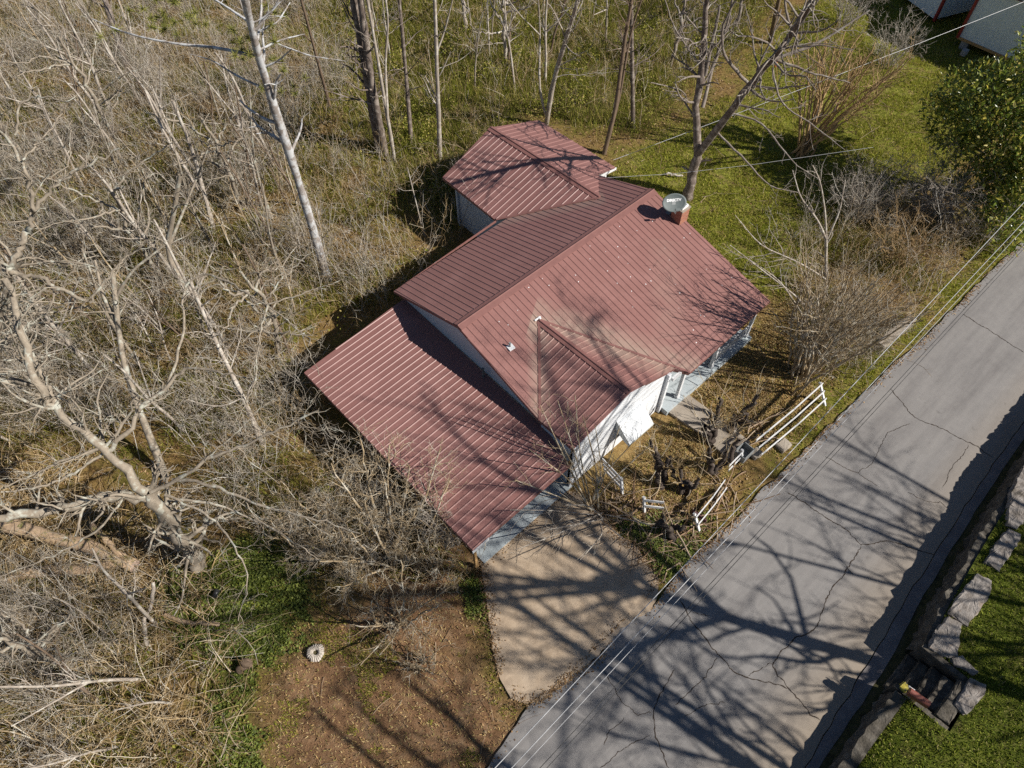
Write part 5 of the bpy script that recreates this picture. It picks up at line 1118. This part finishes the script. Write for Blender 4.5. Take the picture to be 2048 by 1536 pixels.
for k, (r, z) in enumerate(prof):
    for j in range(na):
        t = 2 * PI * j / na; sc_ = 1 + (.1 * abs(math.sin(t * 11)) - .05) * (1 if k in (2, 3, 4) else 0)
        sc_ *= 1 + .05 * math.sin(3 * t + 1) + .035 * math.sin(7.3 * t)
        V.append(p + [math.cos(t) * r * sc_ * .8, math.sin(t) * r * sc_ * .8, z + .02 * math.sin(2 * t + k) + (.02 * math.sin(t * 22) if k in (2, 3, 4) else 0)])
for k in range(len(prof) - 1):
    for j in range(na): F.append((k * na + j, k * na + (j + 1) % na, (k + 1) * na + (j + 1) % na, (k + 1) * na + j))
npmesh('scalloped_rim', V, F, M['planter'], pl)
mb = MB(); mb.tube([p + [0, 0, -.02], p + [0, 0, .05]], .09, 20); mb.build('soil', M['moss'], pl)
p = at(432, 1188, .1); mb = MB(); mb.tube([p - [.12, .05, 0], p + [.14, .08, .05]], [.09, .1], 10); o = mb.build('plastic_pot', M['dark'], None, True, origin=(p[0], p[1], 0)); tag(o, 'black plastic plant pot tipped over in the ground ivy', 'plant pot')
p = at(1555, 160, 0); q = at(1552, 128, 1.0); mb = MB(); mb.tube([p, q], .02, 6); st_ = thing('survey_stake', 'thin stake with orange tape at the far edge of the back lawn', 'stake', p); mb.build('stake', M['wood'], st_)
mb = MB(); mb.box(q, (.08, .08, .3)); mb.build('tape', M['orange'], st_)

# ------------------------------------------------------------------ stuff: brush, litter, grass, ivy, undergrowth
def stuff(o): return tag(o, kind='stuff')
def hz(p):      # height of the ground mesh under p
    i = np.clip(np.searchsorted(gx, p[:, 0]) - 1, 0, nx - 2); j = np.clip(np.searchsorted(gy, p[:, 1]) - 1, 0, ny - 2)
    a = (p[:, 0] - gx[i]) / (gx[i + 1] - gx[i]); b = (p[:, 1] - gy[j]) / (gy[j + 1] - gy[j])
    return (ZG[i, j] * (1 - a) + ZG[i + 1, j] * a) * (1 - b) + (ZG[i, j + 1] * (1 - a) + ZG[i + 1, j + 1] * a) * b
BUILT = [np.array([[-5.0, -6.9], [.2, -6.9], [5.3, -6.9], [11.2, -6.75], [11.2, 3.6], [12.3, 3.6], [12.3, 7.8], [6.3, 7.8], [6.3, 3.9], [-5.0, 3.6]]), DRIVE, WALK]
VIEW = poly([(-60, -60), (2110, -60), (2110, 1600), (-60, 1600)])   # ground seen by the camera
CS = 0.16
_lo, _hi = VIEW.min(0), VIEW.max(0)
_cx, _cy = np.meshgrid(np.arange(_lo[0], _hi[0], CS), np.arange(_lo[1], _hi[1], CS), indexing='ij')
CELL = np.stack([_cx.ravel(), _cy.ravel()], 1); CELL = CELL[sdist(CELL, VIEW) > 0]
_ok = (sdist(CELL, ROAD_C) < -.08) & (CELL[:, 1] > -13)
for q in BUILT: _ok &= sdist(CELL, q) < -.05
CELL = CELL[_ok]
def area_pts(n, rg, wfun):
    w_ = np.clip(wfun(CELL), 0, None); idx = rg.choice(len(CELL), n, p=w_ / w_.sum())
    return CELL[idx] + CS * (rg.rand(n, 2) - .5)
Z_BRUSH = [ZW, ZW3, poly([(100, -40), (640, -40), (690, 260), (800, 420), (690, 520), (560, 330), (330, 130)]), poly([(1580, 500), (1700, 410), (1860, 440), (1960, 470), (1800, 630), (1700, 730), (1630, 720)]), poly([(560, 700), (640, 560), (800, 470), (900, 430), (850, 520), (640, 700), (600, 760), (780, 980), (930, 1120), (800, 1120), (560, 1080), (400, 1000), (450, 850)])]
wb = lambda c: np.clip(zone(c, Z_BRUSH, 1.2), 0, 1) * (.45 + .55 * (vnoise(c[:, 0], c[:, 1], 1.1, 33) > -.25))
def brush(name, n, seed, wfun, h, r, lean, wob, trop, mat, kids=(2.2, 1.6), K=6):
    rg = np.random.RandomState(seed); p = area_pts(n, rg, wfun); n = len(p)
    st_ = np.column_stack([p, hz(p) - .03]); d = nrm(np.column_stack([rg.randn(n, 2) * lean, np.ones(n)]))
    L = h[0] + (h[1] - h[0]) * rg.rand(n) ** 1.6; rr = r * (.6 + .8 * rg.rand(n))
    P, R = grow(rg, st_, d, L, rr, K, wob, trop, .3)
    P1, R1_ = spawn(rg, P, R, kids[0], .2, 1, (20, 70), (.25, .6), (.5, .8), 5, wob * 1.1, trop, .006, .2, lmax=1.6)
    P2_, R2_ = spawn(rg, P1, R1_, kids[1], .1, 1, (20, 70), (.3, .7), (.6, .9), 4, wob, trop, .0055, .15, lmax=.8)
    return stuff(tubes(name, [(P, R, 4), (P1, R1_, 3), (P2_, R2_, 3)], mat))
M['greybrush'] = leafy('grey_brush', [(0.0, (0.16, 0.13, 0.1)), (0.4, (0.33, 0.28, 0.22)), (0.8, (0.5, 0.45, 0.38)), (1.0, (0.62, 0.59, 0.53))], 0.85, 0.15)
gap = lambda c: np.clip(.62 + 1.3 * vnoise(c[:, 0], c[:, 1], .75, 71) + .6 * vnoise(c[:, 0], c[:, 1], 2.4, 72), .04, 1)
brush('tan_brush', 6500, 401, lambda c: zone(c, Z_BRUSH, 1.2) * gap(c), (.6, 2.6), .012, .4, .18, -.03, M['brush'], (2.6, 2.4))
brush('grey_brush', 4600, 406, lambda c: zone(c, Z_BRUSH, 1.2) * np.clip(.3 - 1.6 * vnoise(c[:, 0], c[:, 1], .55, 73) + .7 * vnoise(c[:, 0], c[:, 1], 2, 74), .02, 1), (1.0, 3.8), .014, .22, .14, 0, M['greybrush'], (2.6, 2.6))
wu = lambda c: zone(c, Z_UNDER, 1.0) * .5 * (.3 + .7 * (vnoise(c[:, 0], c[:, 1], .9, 35) > 0)) + .15 * zone(c, Z_BRUSH, 1.0)
brush('dead_stalks', 4200, 402, wu, (.5, 2.8), .011, .35, .14, -.03, M['brush'], (2.0, 1.6))
# arching vine canes in the lower left
w3 = lambda c: np.clip(zone(c, [ZW3, poly([(-40, 880), (420, 1150), (440, 1330), (300, 1260), (-40, 1240)])], 1.0), 0, 1)
brush('brush_pile', 2200, 403, w3, (1.0, 3.4), .016, 1.3, .16, -.16, M['brush'], (1.4, 1.6), 8)
# fallen sticks lying about
def sticks(name, n, seed, wfun, L, r, mat):
    rg = np.random.RandomState(seed); p = area_pts(n, rg, wfun); n = len(p); a = rg.rand(n) * 6.28
    d = np.column_stack([np.cos(a), np.sin(a), .12 * rg.randn(n)]); st_ = np.column_stack([p, hz(p) + .02 + .05 * rg.rand(n)])
    P, R = grow(rg, st_, d, L[0] + (L[1] - L[0]) * rg.rand(n) ** 2, r * (.4 + rg.rand(n)), 5, .12, 0, .4)
    return stuff(tubes(name, [(P, R, 4)], mat))
ws = lambda c: .25 + .75 * zone(c, [poly([(1180, 1000), (1300, 1020), (1420, 1000), (1500, 880), (1420, 1060), (1330, 1130), (1240, 1090)]), poly([(380, 1260), (490, 1240), (470, 1420), (380, 1480)])], .6)
sticks('fallen_twigs', 5000, 404, ws, (.2, 1.6), .012, M['stick'])
wyard = lambda c: zone(c, [poly([(1190, 990), (1300, 1020), (1400, 1000), (1500, 860), (1520, 900), (1420, 1060), (1330, 1120), (1230, 1080)])], .4)
sticks('cut_limbs', 340, 405, wyard, (.5, 2.6), .03, M['stick'])
def flakes(name, n, seed, wfun, size, mat, up=.5, zfun=hz, lift=.03):
    rg = np.random.RandomState(seed); p = area_pts(n, rg, wfun); n = len(p)
    c = np.column_stack([p, zfun(p) + .01 + lift * rg.rand(n)]); nn = nrm(rg.randn(n, 3) * up + [0, 0, 1]); s = nrm(np.cross(nn, rg.randn(n, 3))); t = np.cross(nn, s)
    L = (size * (.5 + rg.rand(n)))[:, None]
    V = np.stack([c - s * L * .5, c - t * L * .32 + nn * L * .08, c + s * L * .5, c + t * L * .32 + nn * L * .08], 1).reshape(-1, 3)
    return stuff(npmesh(name, V, np.arange(4 * n).reshape(-1, 4), mat))
def blades(name, n, seed, wfun, h, wd, mat, lean=.5, zfun=hz, freefn=None):
    rg = np.random.RandomState(seed); p = area_pts(n, rg, wfun) if freefn is None else freefn(n, rg); n = len(p)
    c = np.column_stack([p, zfun(p)]); d = nrm(np.column_stack([rg.randn(n, 2) * lean, np.ones(n)])); s = nrm(np.column_stack([rg.randn(n, 2), np.zeros(n)]))
    L = (h * (.4 + .9 * rg.rand(n)))[:, None]; w_ = (wd * (.6 + .7 * rg.rand(n)))[:, None]
    tip = c + d * L
    V = np.stack([c - s * w_, c + s * w_, tip + s * w_ * .35, tip - s * w_ * .35], 1).reshape(-1, 3)
    return stuff(npmesh(name, V, np.arange(4 * n).reshape(-1, 4), mat))
wl = lambda c: np.clip(1 - .75 * zone(c, Z_GREEN) - .8 * zone(c, Z_IVY) - .6 * zone(c, Z_DRY) - .93 * zone(c, Z_DIRT), .03, 1)
flakes('leaf_litter', 90000, 411, wl, .085, M['litter'])
wg = lambda c: zone(c, Z_GREEN) * (.35 + .65 * (vnoise(c[:, 0], c[:, 1], 1.4, 37) > -.2)) + .12 * zone(c, Z_DRY)
blades('grass', 150000, 412, wg, .13, .016, M['grass'])
blades('straw_grass', 60000, 413, lambda c: zone(c, Z_DRY) * (.3 + .7 * (vnoise(c[:, 0], c[:, 1], 2.5, 39) > -.1)) + .1 * zone(c, Z_DIRT), .1, .015, M['dgrass'], .9)
flakes('ground_ivy', 26000, 414, lambda c: zone(c, Z_IVY, .5) * (.25 + .75 * (vnoise(c[:, 0], c[:, 1], 2.2, 41) > -.15)), .085, M['ivy'], .6, lift=.1)
blades('undergrowth', 170000, 415, lambda c: np.clip(zone(c, Z_UNDER, 1.2), 0, 1) * (.18 + .82 * np.clip(.5 + 1.5 * vnoise(c[:, 0], c[:, 1], 1.2, 43) + .8 * vnoise(c[:, 0], c[:, 1], 4, 44), 0, 1)) + .45 * zone(c, Z_BRUSH) * (vnoise(c[:, 0], c[:, 1], .8, 45) > -.1), .6, .011, M['under'], .38)
rgd = np.random.RandomState(500)
n_ = 90; x_ = .6 + 10.4 * rgd.rand(n_); y_ = -6.3 + 6.0 * rgd.rand(n_); k_ = ~((x_ < 6.2) & (y_ < -1.4)); x_, y_ = x_[k_], y_[k_]; n_ = len(x_)
c_ = np.column_stack([x_, y_, zf(y_) + .012]); a_ = rgd.rand(n_) * 6.28; L_ = (.015 + .02 * rgd.rand(n_))[:, None]; s_ = np.column_stack([np.cos(a_), np.sin(a_), .2525 * np.sin(a_)]); t_ = np.column_stack([-np.sin(a_), np.cos(a_), .2525 * np.cos(a_)])
stuff(npmesh('roof_specks', np.stack([c_ - s_ * L_, c_ - t_ * L_ * .7, c_ + s_ * L_, c_ + t_ * L_ * .7], 1).reshape(-1, 3), np.arange(4 * n_).reshape(-1, 4), M['letter']))
def edge_debris(name, n, mat, size, side):
    x = -9 + 36 * rgd.rand(n); y = np.interp(x, Lw[:, 0], Lw[:, 1]) + side * np.abs(rgd.randn(n)) * .16
    k = rgd.rand(n) < np.clip(.5 + vnoise(x, x * 0, 1.4, 51), .05, 1); x, y = x[k], y[k]; n = len(x)
    c = np.column_stack([x, y, np.full(n, .012) + .01 * rgd.rand(n)]); nn = nrm(rgd.randn(n, 3) * .4 + [0, 0, 1]); sv = nrm(np.cross(nn, rgd.randn(n, 3))); t = np.cross(nn, sv); L = (size * (.4 + rgd.rand(n)))[:, None]
    V = np.stack([c - sv * L * .5, c - t * L * .3, c + sv * L * .5, c + t * L * .3], 1).reshape(-1, 3)
    return stuff(npmesh(name, V, np.arange(4 * n).reshape(-1, 4), mat))
def rim_leaves(name, Q, n, mat, size, keep):
    seg = np.roll(Q, -1, 0) - Q; ln = np.linalg.norm(seg, axis=1); i = rgd.choice(len(Q), n, p=ln / ln.sum()); p = Q[i] + seg[i] * rgd.rand(n)[:, None]
    cen = Q.mean(0); d = cen - p; d /= np.linalg.norm(d, axis=1)[:, None]; p = p + d * (rgd.randn(n, 1) * .16 + .03); p = p[keep(p)]; n = len(p)
    c = np.column_stack([p, np.full(n, .02) + .02 * rgd.rand(n)]); nn = nrm(rgd.randn(n, 3) * .4 + [0, 0, 1]); sv = nrm(np.cross(nn, rgd.randn(n, 3))); t = np.cross(nn, sv); L = (size * (.4 + rgd.rand(n)))[:, None]
    V = np.stack([c - sv * L * .5, c - t * L * .3, c + sv * L * .5, c + t * L * .3], 1).reshape(-1, 3)
    return stuff(npmesh(name, V, np.arange(4 * n).reshape(-1, 4), mat))
rim_leaves('driveway_leaves', DRIVE, 5200, M['litter'], .06, lambda p: (p[:, 1] > -11.2) & (vnoise(p[:, 0], p[:, 1], 1.6, 61) > -.35))
edge_debris('roadside_leaves', 5200, M['litter'], .07, -.8)
blades('verge_weeds', 16000, 417, lambda c: zone(c, Z_DIRT) * (vnoise(c[:, 0], c[:, 1], 1.1, 52) + .5 * vnoise(c[:, 0], c[:, 1], 4, 53) > .28) + .5 * zone(c, Z_IVY, 1.2), .09, .012, M['grass'], .8)
flakes('undergrowth_leaves', 42000, 418, lambda c: zone(c, Z_UNDER, 1.2) * np.clip(1.7 * vnoise(c[:, 0], c[:, 1], .9, 81) + .8 * vnoise(c[:, 0], c[:, 1], 3.2, 82) - .1, 0, 1) + .12 * zone(c, Z_BRUSH) * (vnoise(c[:, 0], c[:, 1], 1.3, 83) > .25), .1, M['under'], 1.0, lift=.75)
ZL = np.array([[-6, -19.0], [18, -17.95], [24, -18], [24, -26], [-6, -26]])
def lawn_pts(n, rg):
    out = []; got = 0
    while got < n:
        c = np.array([-6, -27.0]) + np.array([26, 9.2]) * rg.rand(2 * n, 2)
        ok = (c[:, 1] < wall_line(c[:, 0]) - .38 - .12 * vnoise(c[:, 0], c[:, 0] * 0, 4, 91)) & ~((np.abs(c[:, 0] - 3.15) < .95) & (c[:, 1] > -20.45)); c = c[ok]; out.append(c); got += len(c)
    return np.concatenate(out)[:n]
def lawn_z(p):
    T_ = np.maximum(wall_line(p[:, 0]) - .32 - p[:, 1], 0)
    return LAWN_Z - .11 + .04 * vnoise(p[:, 0], p[:, 1], 1.5, 21) + .01 * T_ - np.clip((2.2 - p[:, 0]) / 1.2, 0, 1) * np.exp(-T_ / .8) * .35
blades('lawn_grass', 130000, 416, None, .12, .016, M['lawngrass'], .7, zfun=lawn_z, freefn=lawn_pts)
